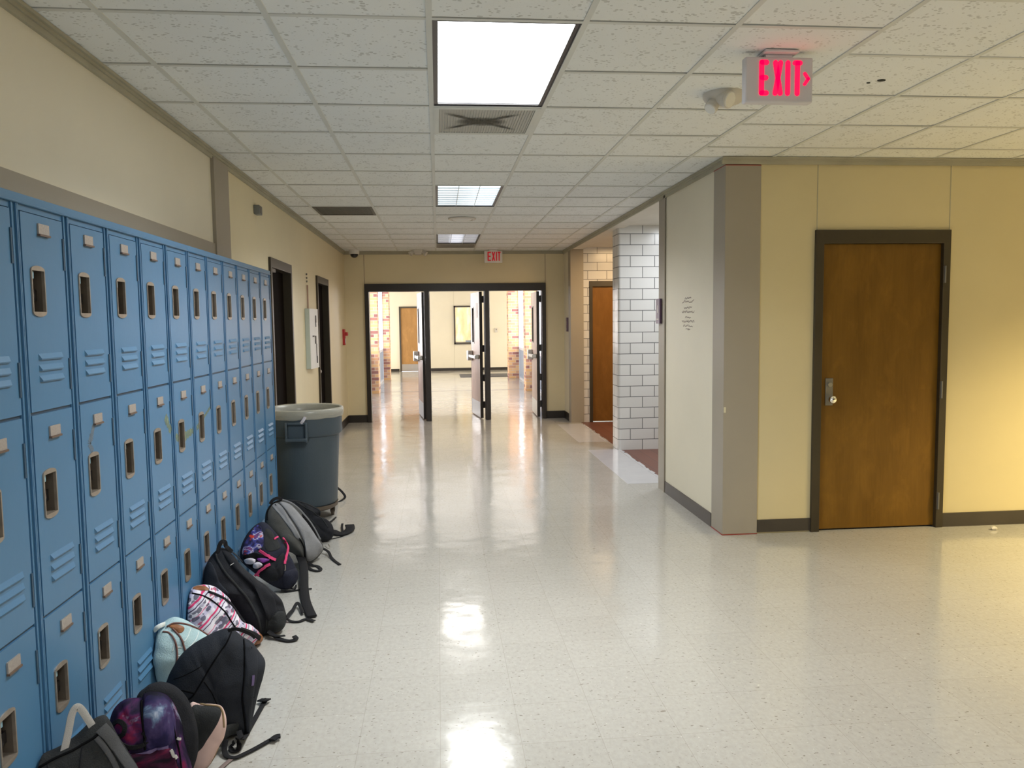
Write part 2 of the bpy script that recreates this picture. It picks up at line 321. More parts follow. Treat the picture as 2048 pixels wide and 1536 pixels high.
# ------------------------------------------------------------------ mesh building
class MB:
    def __init__(s): s.v = []; s.f = []; s.m = []; s.slot = 0
    def add(s, vs, fs):
        o = len(s.v); s.v += [tuple(v) for v in vs]; s.f += [tuple(i+o for i in f) for f in fs]; s.m += [s.slot]*len(fs)
    def box(s, x0, x1, y0, y1, z0, z1):
        if x0 > x1: x0, x1 = x1, x0
        if y0 > y1: y0, y1 = y1, y0
        if z0 > z1: z0, z1 = z1, z0
        s.add([(x0, y0, z0), (x1, y0, z0), (x1, y1, z0), (x0, y1, z0), (x0, y0, z1), (x1, y0, z1), (x1, y1, z1), (x0, y1, z1)],
              [(0, 3, 2, 1), (4, 5, 6, 7), (0, 1, 5, 4), (1, 2, 6, 5), (2, 3, 7, 6), (3, 0, 4, 7)])
        return s
    def quad(s, a, b, c, d): s.add([a, b, c, d], [(0, 1, 2, 3)]); return s
    def cyl(s, c, axis, r, h, seg=20, r2=None):
        """cylinder starting at c, running h along axis"""
        c = Vector(c); a = Vector(axis).normalized(); u = a.orthogonal().normalized(); w = a.cross(u)
        r2 = r if r2 is None else r2; vs = []
        for k, (rr, q) in enumerate(((r, c), (r2, c+a*h))):
            for i in range(seg):
                t = 2*pi*i/seg; vs.append(q+(u*math.cos(t)+w*math.sin(t))*rr)
        fs = [(i, (i+1) % seg, seg+(i+1) % seg, seg+i) for i in range(seg)]
        fs += [tuple(range(seg-1, -1, -1)), tuple(range(seg, 2*seg))]
        s.add(vs, fs); return s
    def lathe(s, c, prof, seg=48, close=False):
        vs = []; n = len(prof)
        for i in range(seg):
            t = 2*pi*i/seg
            for r, z in prof: vs.append((c[0]+r*math.cos(t), c[1]+r*math.sin(t), c[2]+z))
        fs = []
        for i in range(seg):
            for k in range(n-1 if not close else n):
                a = i*n+k; b_ = i*n+(k+1) % n; c_ = ((i+1) % seg)*n+(k+1) % n; d = ((i+1) % seg)*n+k
                fs.append((a, d, c_, b_))
        s.add(vs, fs); return s
    def sphere(s, c, r, seg=20, rings=10, sc=(1, 1, 1)):
        vs = []; fs = []
        for i in range(rings+1):
            p = pi*i/rings
            for k in range(seg):
                t = 2*pi*k/seg; vs.append((c[0]+r*sc[0]*math.sin(p)*math.cos(t), c[1]+r*sc[1]*math.sin(p)*math.sin(t), c[2]+r*sc[2]*math.cos(p)))
        for i in range(rings):
            for k in range(seg):
                fs.append((i*seg+k, (i+1)*seg+k, (i+1)*seg+(k+1) % seg, i*seg+(k+1) % seg))
        s.add(vs, fs); return s
    def sweep(s, pts, wa, wb, side=None, seg=8, cap=True):
        """sweep an ellipse (half sizes wa along the side vector, wb across it) along pts"""
        P = [Vector(p) for p in pts]; n = len(P); rings = []; prev = Vector(side).normalized() if side is not None else None
        for i in range(n):
            t = (P[min(i+1, n-1)]-P[max(i-1, 0)])
            if t.length < 1e-9: t = Vector((0, 0, 1))
            t.normalize()
            if prev is None: prev = t.orthogonal().normalized()
            q = prev-t*prev.dot(t)
            if q.length < 1e-4: q = t.orthogonal()
            q.normalize(); w = t.cross(q)
            if side is None: prev = q
            rings.append([P[i]+q*wa*math.cos(2*pi*k/seg)+w*wb*math.sin(2*pi*k/seg) for k in range(seg)])
        vs = [v for r in rings for v in r]
        fs = [(i*seg+k, i*seg+(k+1) % seg, (i+1)*seg+(k+1) % seg, (i+1)*seg+k) for i in range(n-1) for k in range(seg)]
        if cap: fs += [tuple(range(seg-1, -1, -1)), tuple((n-1)*seg+k for k in range(seg))]
        s.add(vs, fs); return s
    def prism(s, poly, axis, d0, d1):
        """extrude a 2-D polygon: axis 'x' -> poly in (y,z); 'y' -> (x,z); 'z' -> (x,y)"""
        f = {'x': lambda p, d: (d, p[0], p[1]), 'y': lambda p, d: (p[0], d, p[1]), 'z': lambda p, d: (p[0], p[1], d)}[axis]
        n = len(poly); vs = [f(p, d0) for p in poly]+[f(p, d1) for p in poly]
        fs = [(i, (i+1) % n, n+(i+1) % n, n+i) for i in range(n)]+[tuple(range(n-1, -1, -1)), tuple(range(n, 2*n))]
        s.add(vs, fs); return s

def smooth_path(pts, n=6, closed=False):
    P = [Vector(p) for p in pts]; m = len(P); out = []
    if m < 3 and not closed: return [P[0].lerp(P[-1], i/n) for i in range(n+1)]
    for i in range(m if closed else m-1):
        if closed: a, b, c, d = P[(i-1) % m], P[i], P[(i+1) % m], P[(i+2) % m]
        else: a, b, c, d = P[max(i-1, 0)], P[i], P[i+1], P[min(i+2, m-1)]
        for k in range(n):
            t = k/n
            out.append(.5*((2*b)+(c-a)*t+(2*a-5*b+4*c-d)*t*t+(3*b-a-3*c+d)*t**3))
    if not closed: out.append(P[-1])
    return out

def link(o): COL.objects.link(o); return o
def build(name, mb, mats, parent=None, bevel=0., smooth=40, origin=None, segs=2):
    me = bpy.data.meshes.new(name)
    org = Vector(origin) if origin is not None else (wloc(parent) if parent is not None else Vector((0, 0, 0)))
    me.from_pydata([tuple(Vector(v)-org) for v in mb.v], [], mb.f)
    bm = bmesh.new(); bm.from_mesh(me)
    bmesh.ops.recalc_face_normals(bm, faces=bm.faces); bm.to_mesh(me); bm.free()
    for mm in (mats if isinstance(mats, (list, tuple)) else [mats]): me.materials.append(mm)
    for p, k in zip(me.polygons, mb.m): p.material_index = k
    if smooth:
        me.shade_smooth(); me.set_sharp_from_angle(angle=math.radians(smooth))
    o = link(bpy.data.objects.new(name, me))
    if parent is not None: o.parent = parent
    else: o.location = org
    if bevel:
        b = o.modifiers.new('bevel', 'BEVEL'); b.width = bevel; b.segments = segs; b.limit_method = 'ANGLE'; b.angle_limit = math.radians(40)
    return o
def wloc(o):
    v = Vector((0, 0, 0))
    while o is not None: v += Vector(o.location); o = o.parent
    return v
def tag(o, label, cat, group=None, kind=None):
    o['label'] = label; o['category'] = cat
    if group: o['group'] = group
    if kind: o['kind'] = kind
    return o
def thing(name, loc, label, cat, group=None):
    o = link(bpy.data.objects.new(name, None)); o.location = loc; o.empty_display_size = .05
    return tag(o, label, cat, group)
def struct(name, mb, mats, label=None, cat=None, bevel=0., smooth=0, parent=None):
    o = build(name, mb, mats, parent, bevel, smooth); o['kind'] = 'structure'
    if parent is None:
        o['label'] = label or name.replace('_', ' '); o['category'] = cat or name.split('_')[0]
    return o
def B(*a): return MB().box(*a)
# ------------------------------------------------------------------ the setting
T = .6; X0 = -.0127; Y0 = 3.06; CZ = 2.72
XL, XR, YN, YF = -1.462, 2.05, 5.465, 12.65
struct('floor', B(-2.2, 9, -5, 27.5, -.05, 0), M['floor'], 'glossy beige vinyl tile floor of the hallway', 'floor')
struct('floor_alcove', MB().box(2.2, 4.2, 7.13, 9.3, 0, .004).box(2.2, 4.2, 9.6, 12.0, 0, .004), M['quarry'], 'red-brown quarry tile floor inside the two alcoves', 'floor')
pt = MB()
random.seed(3)
for (ya, yb) in ((7.34, 9.38), (10.02, 11.84)):
    pt.box(1.802, 2.172, ya, yb, 0, .0016)
    y = ya
    while y < yb-.03:                      # ragged grout edge along the quarry tile
        d = random.uniform(.03, .09); pt.box(2.168, 2.2+random.uniform(-.012, .014), y, min(y+d, yb), 0, .005); y += d
struct('floor_patch', pt, M['whitetile'], 'newer white floor tiles along the alcove threshold', 'floor')
struct('floor_joint', MB().box(-1.6, 2.4, 18.2, 18.23, 0, .002), M['joint'], 'dark floor joint across the far corridor', 'floor')

# walls
def wall_along_y(mb, x0, x1, y0, y1, z1, holes):
    y = y0
    for a, b_, h in holes:
        mb.box(x0, x1, y, a, 0, z1); mb.box(x0, x1, a, b_, h, z1); y = b_
    mb.box(x0, x1, y, y1, 0, z1)
def wall_along_x(mb, y0, y1, x0, x1, z1, holes):
    x = x0
    for a, b_, h in holes:
        mb.box(x, a, y0, y1, 0, z1); mb.box(a, b_, y0, y1, h, z1); x = b_
    mb.box(x, x1, y0, y1, 0, z1)
struct('wall_left', B(-1.62, XL, -5, 5.5, 0, 2.9), M['cream2'], 'pale cream wall above the lockers', 'wall')
wb = MB(); wall_along_y(wb, -1.62, XL, 5.5, YF+.15, 2.9, [(7.06, 8.01, 2.15), (9.71, 10.64, 2.15)])
struct('wall_left_rear', wb, M['cream'], 'cream hallway wall with two dark doors beyond the lockers', 'wall')
struct('trim_1', MB().box(XL, -1.450, -5, 5.40, 1.80, 2.117).box(XL, -1.440, 5.365, 5.722, 0, 2.68), M['taupe'], 'taupe rail and post painted on the wall over the lockers', 'trim')
wf = MB(); wall_along_x(wf, YF, YF+.15, -1.62, 2.3, 2.9, [(-1.10, 1.70, 2.14)])
wf.slot = 1
for x in (-1.150, 1.742): wf.box(x-.003, x+.003, YF-.0015, YF, 2.2, 2.67)
struct('wall_far', wf, [M['cream'], M['vinylbase']], 'cream end wall over the triple doors', 'wall')
wr = MB(); wr.box(XR, 2.2, 5.69, 6.94, 0, 2.9); wr.box(XR, 2.2, 12.15, 12.8, 0, 2.9)
struct('wall_right', wr, M['cream2'], 'pale cream side wall of the hallway on the right', 'wall')
wn = MB(); wall_along_x(wn, YN+.006, YN+.15, 2.25, 8.2, 2.9, [(2.75, 3.72, 2.17)])
wn.slot = 1
for x in (2.731, 3.742): wn.box(x-.003, x+.003, YN+.004, YN+.007, 2.2, 2.68)
struct('wall_front', wn, [M['cream3'], M['mold']], 'cream wall around the single brown door', 'wall')
struct('wall_east', B(8.0, 8.2, -5, 5.6, 0, 2.9), M['cream'], 'cream wall of the side hall', 'wall')
struct('wall_back', B(-1.62, 8.2, -5.2, -5, 0, 2.9), M['cream'], 'cream wall behind', 'wall')
# corner pillar, jambs and header in taupe
pl = MB(); pl.box(XR-.006, 2.307, YN-.006, 5.695, .006, 2.668); pl.box(XR+.004, 2.307, YN+.004, 5.695, 2.66, 2.9); pl.slot = 1
pl.box(XR-.009, 2.309, YN-.009, 5.70, 0, .006); pl.box(XR-.008, 2.307, YN-.008, 5.695, 2.662, 2.669)
struct('pillar_corner', pl, [M['taupe'], M['redpaint']], 'taupe painted corner pillar with a thin red edge', 'pillar', bevel=.004)
struct('pillar_strip', MB().box(XR-.008, 2.2, 6.94, 7.13, 0, 2.69).box(XR-.014, XR-.006, 6.925, 6.965, 0, 2.69), M['taupe'], 'taupe end strip of the right wall beside the alcove', 'pillar')
struct('pillar_far', B(XR-.006, 2.245, 11.985, 12.2, 0, 2.69), M['taupe'], 'taupe pillar beside the orange alcove door', 'pillar')
struct('beam_1', MB().box(XR, 2.24, 7.13, 12.0, 2.685, 2.9), M['aisleceil'], 'painted header over the two alcove openings', 'beam')
# alcoves
bw = MB()
bw.prism([(2.165+.035*(1-math.cos(a)), 9.3+.035*(1-math.sin(a))) for a in [i*pi/2/6 for i in range(7)]]+[(4.2, 9.3), (4.2, 9.6), (2.165, 9.6)], 'z', 0, 2.78)
struct('wall_block', bw, M['block'], 'white glazed block partition between the alcoves', 'wall', smooth=30)
bb = MB(); wall_along_x(bb, 12.0, 12.14, 2.245, 4.2, 2.78, [(2.37, 3.30, 2.16)])
struct('wall_block_rear', bb, M['block'], 'white glazed block wall around the orange door', 'wall')
struct('wall_alcove', MB().box(4.0, 4.2, 7.0, 12.1, 0, 2.8).box(2.2, 4.0, 6.96, 7.12, 0, 2.8), M['cream2'], 'pale inner walls of the alcoves', 'wall')
struct('ceiling_alcove', B(2.24, 4.2, 7.0, 12.1, 2.715, 2.8), M['aisleceil'], 'plaster ceiling of the alcoves', 'ceiling')
# ceiling moldings
ml = MB()
def mold_y(x, s, y0, y1):
    ml.box(x, x+s*.014, y0, y1, 2.668, 2.72); ml.box(x+s*.014, x+s*.022, y0, y1, 2.692, 2.72); ml.box(x+s*.022, x+s*.034, y0, y1, 2.706, 2.72)
def mold_x(y, s, x0, x1):
    ml.box(x0, x1, y, y+s*.014, 2.672, 2.72); ml.box(x0, x1, y+s*.014, y+s*.022, 2.695, 2.72); ml.box(x0, x1, y+s*.022, y+s*.034, 2.708, 2.72)
mold_y(XL, 1, -5, YF); mold_y(XR, -1, YN, YF); mold_x(YF, -1, XL, XR); mold_x(YN, -1, XR-.034, 8)
struct('trim_2', ml, M['mold'], 'olive-grey angle molding where the walls meet the ceiling', 'trim')
# base boards
struct('baseboard_right', MB().box(XR-.008, XR, 5.70, 6.93, 0, .105).box(2.31, 2.716, YN-.004, YN+.006, .012, .104).box(3.744, 8, YN-.006, YN+.006, 0, .104), M['vinylbase'], 'dark grey vinyl base along the right walls', 'baseboard')
struct('baseboard_left', MB().box(XL, XL+.008, 10.68, YF, 0, .12).box(XL, XL+.008, 8.06, 9.68, 0, .12).box(XL, XL+.008, 5.77, 7.03, 0, .12), M['darkbase'], 'black vinyl base on the left wall', 'baseboard')
struct('baseboard_far', MB().box(XL, -1.155, YF-.01, YF, 0, .12).box(1.748, XR, YF-.01, YF, 0, .12).box(XR-.01, XR, 12.2, YF, 0, .12), M['darkbase'], 'black vinyl base beside the triple doors', 'baseboard')

# ceiling: tiles, T-bars
tiles = MB(); bars = MB(); random.seed(5)
skip = {(0, 0), (0, 1), (0, 2), (0, 6), (0, 7), (0, 12), (0, 13), (0, 14), (-2, 8)}
def tile(x0, x1, y0, y1):
    if x1-x0 < .03 or y1-y0 < .03: return
    g = random.choice([.001, .003, .005, .007]); q = random.uniform(-.0015, .0015); w = random.uniform(-.0012, .0012)
    z = CZ+.003
    tiles.slot = 0
    tiles.quad((x0+.006, y0+.006, z+q), (x0+.006, y1-.011-g, z+w), (x1-.006, y1-.011-g, z-q), (x1-.006, y0+.006, z-w))
for c in range(-3, 14):
    xa, xb = X0+c*T, X0+(c+1)*T
    xa2, xb2 = max(xa, XL), min(xb, 8.)
    if xb2 <= xa2: continue
    for half in (0, 1):
        for r in range(-14, 17):
            ya = Y0+(r+.5*half)*T; yb = ya+T
            if c >= 3:
                if half == 1: lim0, lim1 = -5, YN
                else:
                    lim0, lim1 = 5.46, YF
                    if c > 3: continue
                xe = xb2 if half == 1 else min(xb2, XR)
            else:
                if half == 1: continue
                lim0, lim1 = -5, YF; xe = xb2
            ya2, yb2 = max(ya, lim0), min(yb, lim1)
            if yb2-ya2 < .02: continue
            if (c, r) in skip and half == 0: 
                pass
            else: tile(xa2, xe, ya2, yb2)
            if ya >= lim0 and not (half == 0 and (c, r) in ((0, 1), (0, 7), (0, 13))): bars.box(xa2+.012, xe-.012, ya-.011, ya+.011, CZ-.001, CZ+.006)
    if c > -3:
        ye = YF if xa < XR-.02 else YN
        bars.box(xa-.012, xa+.012, -5, ye, CZ-.0015, CZ+.006)
tiles.slot = 1
tiles.box(XL-.1, 8.2, -5.1, YN+.1, CZ+.12, CZ+.16); tiles.box(XL-.1, XR+.1, YN, YF+.1, CZ+.12, CZ+.16)
tiles.slot = 1
struct('ceiling', tiles, [M['tile'], M['plenum']], 'suspended ceiling of fissured grey-white tiles', 'ceiling')
struct('ceiling_grid', bars, M['tbar'], 'painted T-bar grid between the ceiling tiles', 'ceiling')

# far corridor and lobby
XGL, XGR = -1.53, 2.24
def pier(name, x0, x1, y0, y1, label):
    struct(name, B(x0, x1, y0, y1, 0, 2.8), M['brick'], label, 'pillar')
pier('pillar_brick', -1.75, -1.357, 17.8, 18.25, 'tan brick pier on the left of the far corridor, nearer one')
pier('pillar_brick', -1.75, -1.357, 22.0, 22.45, 'tan brick pier on the left of the far corridor, farther one')
pier('pillar_brick', -1.75, -1.357, 13.4, 13.85, 'tan brick pier on the left just past the triple doors')
pier('pillar_brick', 1.965, 2.45, 17.6, 18.05, 'tan brick pier on the right of the far corridor, nearer one')
pier('pillar_brick', 1.955, 2.45, 21.8, 22.25, 'tan brick pier on the right of the far corridor, farther one')
pier('pillar_brick', 1.965, 2.45, 13.4, 13.85, 'tan brick pier on the right just past the triple doors')
wl = MB()
for y0, y1 in ((12.8, 13.4),): wl.box(-1.75, XGL, y0, y1, 0, 2.8); wl.box(XGR, 2.45, y0, y1, 0, 2.8)
struct('wall_link', wl, M['cream'], 'short cream walls just past the triple doors', 'wall')
k = 1
for y0, y1 in ((13.85, 17.6), (18.05, 21.8)):
    for x, s in ((XGL, -1), (XGR, 1)):
        fr = MB(); ya = y0+.02 if s < 0 else y0; yb = y1+.2 if s < 0 else y1
        for z0, z1 in ((0, .06), (.82, .89), (2.55, 2.8)): fr.box(x, x+s*.08, y0, yb, z0, z1)
        for i in range(4):
            yy = y0+(yb-y0)*i/3; fr.box(x, x+s*.08, yy-.03, yy+.03, 0, 2.8)
        o = struct('window_%d' % k, fr, M['mullion'], 'tall daylit corridor window, %s side, %s bay' % ('left' if s < 0 else 'right', 'nearer' if y0 < 15 else 'farther'), 'window')
        build('window_panel', B(x+s*.03, x+s*.05, y0, yb, .05, .83), M['spandrel'], o)
        build('window_glass', B(x+s*.036, x+s*.042, y0, yb, .88, 2.56), M['glass'], o)
        k += 1
struct('ceiling_link', B(-1.75, 2.45, 12.8, 22.4, 2.72, 2.8), M['aisleceil'], 'ceiling of the far corridor', 'ceiling')
struct('ceiling_lobby', B(-6, 7, 22.2, 26.3, 2.72, 2.8), M['aisleceil'], 'ceiling of the far lobby', 'ceiling')
wy = MB(); wall_along_x(wy, 26.0, 26.15, -6, 7, 2.8, [(-1.27, -.36, 2.13), ])
wy.slot = 1; wy.box(.52, .526, 25.998, 26.0, 0, 2.7)
struct('wall_lobby', wy, [M['cream2'], M['mold']], 'bright cream wall at the end of the far lobby', 'wall')
struct('wall_lobby_side', MB().box(-6.1, -6, 22, 26.1, 0, 2.8).box(7, 7.1, 22, 26.1, 0, 2.8).box(-6, -1.75, 22.25, 22.4, 0, 2.8).box(2.45, 7, 22.05, 22.2, 0, 2.8), M['cream2'], 'cream side walls of the far lobby', 'wall')
struct('baseboard_lobby', MB().box(-6, -1.30, 25.985, 26, 0, .09).box(-.33, 7, 25.985, 26, 0, .09), M['darkbase'], 'black base along the far lobby wall', 'baseboard')

# doors
def hinge(mb, x0, x1, y, z0, z1):
    mb.box(x0, x1, y-.004, y+.004, z0, z1); mb.cyl(((x0+x1)/2, y-.007, z0), (0, 0, 1), .007, z1-z0, 10)
d = struct('door_1', MB().box(2.777, 3.694, YN+.02, YN+.06, .012, 2.113), M['door'], 'closed brown birch door in a dark frame on the cream wall', 'door', bevel=.002)
fr = MB()
fr.prism([(2.716, 0), (2.779, 0), (2.779, 2.115), (3.692, 2.115), (3.692, 0), (3.747, 0), (3.747, 2.212), (2.716, 2.212)], 'y', YN-.016, YN+.10)
fr.box(2.779, 3.692, YN+.061, YN+.09, 0, 2.13)
build('door_frame', fr, M['frame'], d, bevel=.003)
p = build('lock_plate', B(2.822, 2.880, YN+.012, YN+.02, .938, 1.138), M['dullsteel'], d, bevel=.002)
build('lock_cylinder', MB().cyl((2.853, YN+.012, 1.092), (0, -1, 0), .017, .012, 20), M['steel'], p)
kb = MB().cyl((2.855, YN+.013, .986), (0, -1, 0), .014, .03, 18)
kb.cyl((2.855, YN-.014, .986), (0, -1, 0), .017, .012, 24, .027); kb.cyl((2.855, YN-.026, .986), (0, -1, 0), .027, .018, 24, .026); kb.cyl((2.855, YN-.044, .986), (0, -1, 0), .026, .007, 24, .016)
build('door_knob', kb, M['chrome'], p)
build('strike', B(2.774, 2.780, YN-.006, YN+.012, .985, 1.075), M['dullsteel'], d)
for z0, z1 in ((1.826, 1.950), (.976, 1.103), (.141, .267)):
    hb = MB(); hinge(hb, 3.692, 3.712, YN-.017, z0, z1); build('hinge', hb, M['dullsteel'], d)

def left_door(n, y0, y1, label):
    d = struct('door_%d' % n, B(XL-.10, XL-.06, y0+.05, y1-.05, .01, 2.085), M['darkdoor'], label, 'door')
    f = MB()
    f.prism([(y0, 0), (y0+.055, 0), (y0+.055, 2.085), (y1-.055, 2.085), (y1-.055, 0), (y1, 0), (y1, 2.17), (y0, 2.17)], 'x', XL-.12, XL+.022)
    build('door_frame', f, M['frame'], d, bevel=.003)
    return d
d2 = left_door(2, 7.04, 8.03, 'dark brown door on the left wall right past the lockers')
cb = MB().box(XL-.058, XL-.01, 7.12, 7.40, 2.055, 2.10)
build('door_closer', cb, M['dullsteel'], d2, bevel=.004)
d3 = left_door(3, 9.69, 10.66, 'dark brown door beyond the mint wall cabinet')
kk = MB().cyl((XL-.06, 9.80, 1.0), (1, 0, 0), .012, .05, 14); kk.sphere((XL+.0, 9.80, 1.0), .028, 16, 10, (.8, 1, 1))
build('door_knob', kk, M['chrome'], d3)
d4 = struct('door_4', B(2.385, 3.29, 12.02, 12.06, .012, 2.113), M['orangedoor'], 'orange-brown door inside the warmly lit alcove', 'door')
f = MB().prism([(2.338, 0), (2.388, 0), (2.388, 2.113), (3.287, 2.113), (3.287, 0), (3.335, 0), (3.335, 2.198), (2.338, 2.198)], 'y', 11.985, 12.08)
build('door_frame', f, M['frame'], d4, bevel=.003)
build('hinge', B(2.384, 2.392, 12.0, 12.02, .95, 1.06), M['dullsteel'], d4); build('hinge', B(2.384, 2.392, 12.0, 12.02, .14, .25), M['dullsteel'], d4)

# triple door frame and its three open leaves
f = MB(); yb0, yb1 = YF-.04, YF+.14
f.prism([(-1.152, 0), (-1.086, 0), (-1.086, 2.085), (-.212, 2.085), (-.212, 0), (-.138, 0), (-.138, 2.085), (.752, 2.085), (.752, 0), (.824, 0), (.824, 2.085), (1.68, 2.085), (1.68, 0), (1.745, 0), (1.745, 2.208), (-1.152, 2.208)], 'y', yb0, yb1)
f.box(-.222, -.128, yb0+.05, yb1-.03, 0, 2.084).box(.742, .834, yb0+.05, yb1-.03, 0, 2.084)
struct('door_frame_1', f, M['blackframe'], 'black frame with two mullions around the triple doors', 'door frame', bevel=.006)
def leaf(n, hx, fx, label):
    hy, W, th = YF+.13, .84, .044
    a = Vector((hx, hy, 0)); dr = Vector((fx-hx, W*.99, 0)).normalized(); nn = Vector((dr.y, -dr.x, 0))   # nn points right
    def P(s, t, z): q = a+dr*s+nn*t; return (q.x, q.y, z)
    def slab(mb, s0, s1, t0, t1, z0, z1):
        mb.add([P(s0, t0, z0), P(s1, t0, z0), P(s1, t1, z0), P(s0, t1, z0), P(s0, t0, z1), P(s1, t0, z1), P(s1, t1, z1), P(s0, t1, z1)],
               [(0, 3, 2, 1), (4, 5, 6, 7), (0, 1, 5, 4), (1, 2, 6, 5), (2, 3, 7, 6), (3, 0, 4, 7)])
    mb = MB()
    slab(mb, 0, .52, 0, th, .012, 2.08); slab(mb, .68, W, 0, th, .012, 2.08); slab(mb, .52, .68, 0, th, .012, 1.24); slab(mb, .52, .68, 0, th, 1.83, 2.08)
    d = struct('door_%d' % n, mb, M['leaf'], label, 'door')
    e = MB(); slab(e, -.004, 0, -.002, th+.002, .012, 2.08); slab(e, W, W+.004, -.002, th+.002, .012, 2.08)
    build('edge_strip', e, M['blackframe'], d)
    fr = MB()
    for s0, s1, z0, z1 in ((.505, .525, 1.225, 1.845), (.675, .695, 1.225, 1.845), (.505, .695, 1.225, 1.245), (.505, .695, 1.825, 1.845)): slab(fr, s0, s1, -.006, th+.006, z0, z1)
    build('vision_frame', fr, M['blackframe'], d)
    g = MB(); slab(g, .525, .675, th*.4, th*.6, 1.245, 1.825); build('vision_glass', g, M['glass'], d)
    kp = MB(); slab(kp, .02, W-.02, -.003, 0, .02, .27); build('kick_plate', kp, M['steel'], d)
    pb = MB(); slab(pb, .10, W-.12, -.075, -.045, .985, 1.035); slab(pb, .06, .12, -.075, 0, .98, 1.05); slab(pb, W-.16, W-.02, -.085, 0, .93, 1.10)
    build('panic_bar', pb, M['steel'], d, bevel=.008)
    lv = MB(); slab(lv, W-.13, W-.05, th, th+.05, .93, 1.08); slab(lv, W-.22, W-.06, th+.035, th+.05, .99, 1.02); build('pull_handle', lv, M['dullsteel'], d, bevel=.005)
    for z in (.18, .62, 1.10, 1.9):
        h = MB(); slab(h, -.05, .0, th-.005, th+.03, z, z+.11); build('hinge', h, M['blackframe'], d)
    return d, P
leaf(5, -.258, -.355, 'leftmost open leaf of the triple doors')
dl, PL = leaf(6, .672, .565, 'middle open leaf of the triple doors with a paper notice')
leaf(7, 1.612, 1.626, 'rightmost open leaf of the triple doors')
pn = MB(); pn.add([PL(.16, -.003, 1.66), PL(.36, -.003, 1.66), PL(.36, -.003, 1.90), PL(.16, -.003, 1.90), PL(.16, -.001, 1.66), PL(.36, -.001, 1.66), PL(.36, -.001, 1.90), PL(.16, -.001, 1.90)], [(0, 1, 2, 3), (7, 6, 5, 4), (0, 4, 5, 1), (1, 5, 6, 2), (2, 6, 7, 3), (3, 7, 4, 0)])
tag(build('paper_notice', pn, M['paper'], None, origin=PL(.26, -.002, 1.78)), 'white paper notice taped to the middle open door leaf', 'notice')

d8 = struct('door_8', B(-1.22, -.40, 26.0, 26.05, .01, 2.08), M['fardoor'], 'light oak door on the far lobby wall', 'door')
f = MB().prism([(-1.27, 0), (-1.22, 0), (-1.22, 2.08), (-.41, 2.08), (-.41, 0), (-.36, 0), (-.36, 2.13), (-1.27, 2.13)], 'y', 25.97, 26.06)
build('door_frame', f, M['vinylbase'], d8); build('kick_plate', B(-1.21, -.41, 25.994, 26.0, .02, .24), M['steel'], d8)
w = MB()
for b_ in ((.52, .57, .87, 2.14), (1.09, 1.14, .87, 2.14), (.52, 1.14, .87, .93), (.52, 1.14, 2.09, 2.14)): w.box(b_[0], b_[1], 25.96, 26.0, b_[2], b_[3])
w9 = struct('window_9', w, M['vinylbase'], 'black framed window with a sunlit yellow shade on the far lobby wall', 'window')
build('window_shade', MB().box(.57, 1.09, 25.985, 25.995, .96, 2.09), M['shade'], w9)
build('window_sign', MB().box(.90, 1.08, 25.978, 25.984, .94, 1.0), M['spandrel'], w9)
# ------------------------------------------------------------------ fixtures
def troffer(r, label, kind):
    x0, x1, y0, y1 = X0+.012, X0+T-.012, Y0+r*T+.012, Y0+(r+2)*T-.012
    cx, cy = (x0+x1)/2, (y0+y1)/2
    t = thing('ceiling_light', (cx, cy, CZ), label, 'ceiling light', 'fluorescent troffers along the hallway ceiling')
    h = MB(); h.box(x0, x0+.004, y0, y1, CZ, CZ+.10).box(x1-.004, x1, y0, y1, CZ, CZ+.10).box(x0, x1, y0, y0+.004, CZ, CZ+.10).box(x0, x1, y1-.004, y1, CZ, CZ+.10).box(x0, x1, y0, y1, CZ+.10, CZ+.105)
    build('housing', h, M['fixture'], t)
    f = MB(); a = .022
    f.box(x0+.003, x0+a, y0+.003, y1-.003, CZ+.004, CZ+.016).box(x1-a, x1-.003, y0+.003, y1-.003, CZ+.004, CZ+.016).box(x0+a, x1-a, y0+.003, y0+a, CZ+.004, CZ+.016).box(x0+a, x1-a, y1-a, y1-.003, CZ+.004, CZ+.016)
    build('door_frame', f, M['fixture'], t)
    build('lens', B(x0+a, x1-a, y0+a, y1-a, CZ+.012, CZ+.016), M[kind], t)
    if kind != 'lens':
        lv = MB()
        for i in range(1, 9): yy = y0+a+(y1-y0-2*a)*i/9; lv.box(x0+a, x1-a, yy-.004, yy+.004, CZ+.002, CZ+.012)
        for i in (1, 2): xx = x0+a+(x1-x0-2*a)*i/3; lv.box(xx-.003, xx+.003, y0+a, y1-a, CZ+.002, CZ+.012)
        build('louver', lv, M['louver'], t)  # added slats stand in for stripes reflected in the prismatic lens
    return t
def lens_var(name, stops, strength, col):
    m, nt, b = new_mat(name); co = objco(nt); sp = N(nt, 'ShaderNodeSeparateXYZ'); L(nt, co, sp.inputs[0])
    f = math_node(nt, 'DIVIDE', math_node(nt, 'ADD', sp.outputs[0], .28), .56)
    lamp = ramp(nt, f, stops, 'EASE')  # bands of glow put the lens reflections into the emission colour
    b.inputs['Base Color'].default_value = (.8, .8, .8, 1); b.inputs['Roughness'].default_value = .4
    L(nt, mixc(nt, 1., lamp, col, 'MULTIPLY'), b.inputs['Emission Color']); b.inputs['Emission Strength'].default_value = strength
    return m
g = lambda v: (v, v, v)
M['lens2'] = lens_var('lit_banded_lens', [(0, g(.62)), (.30, g(.55)), (.50, g(.75)), (.62, g(1.)), (1, g(1.))], 1.6, (.80, .94, 1.))
M['lens3'] = lens_var('dim_banded_lens', [(0, g(.36)), (.28, g(.34)), (.34, g(1.)), (.58, g(1.)), (.66, g(.30)), (1, g(.34))], 1.15, (.86, .88, 1.))
troffer(0, 'nearest ceiling light, wide and fully blown-out white', 'lens')
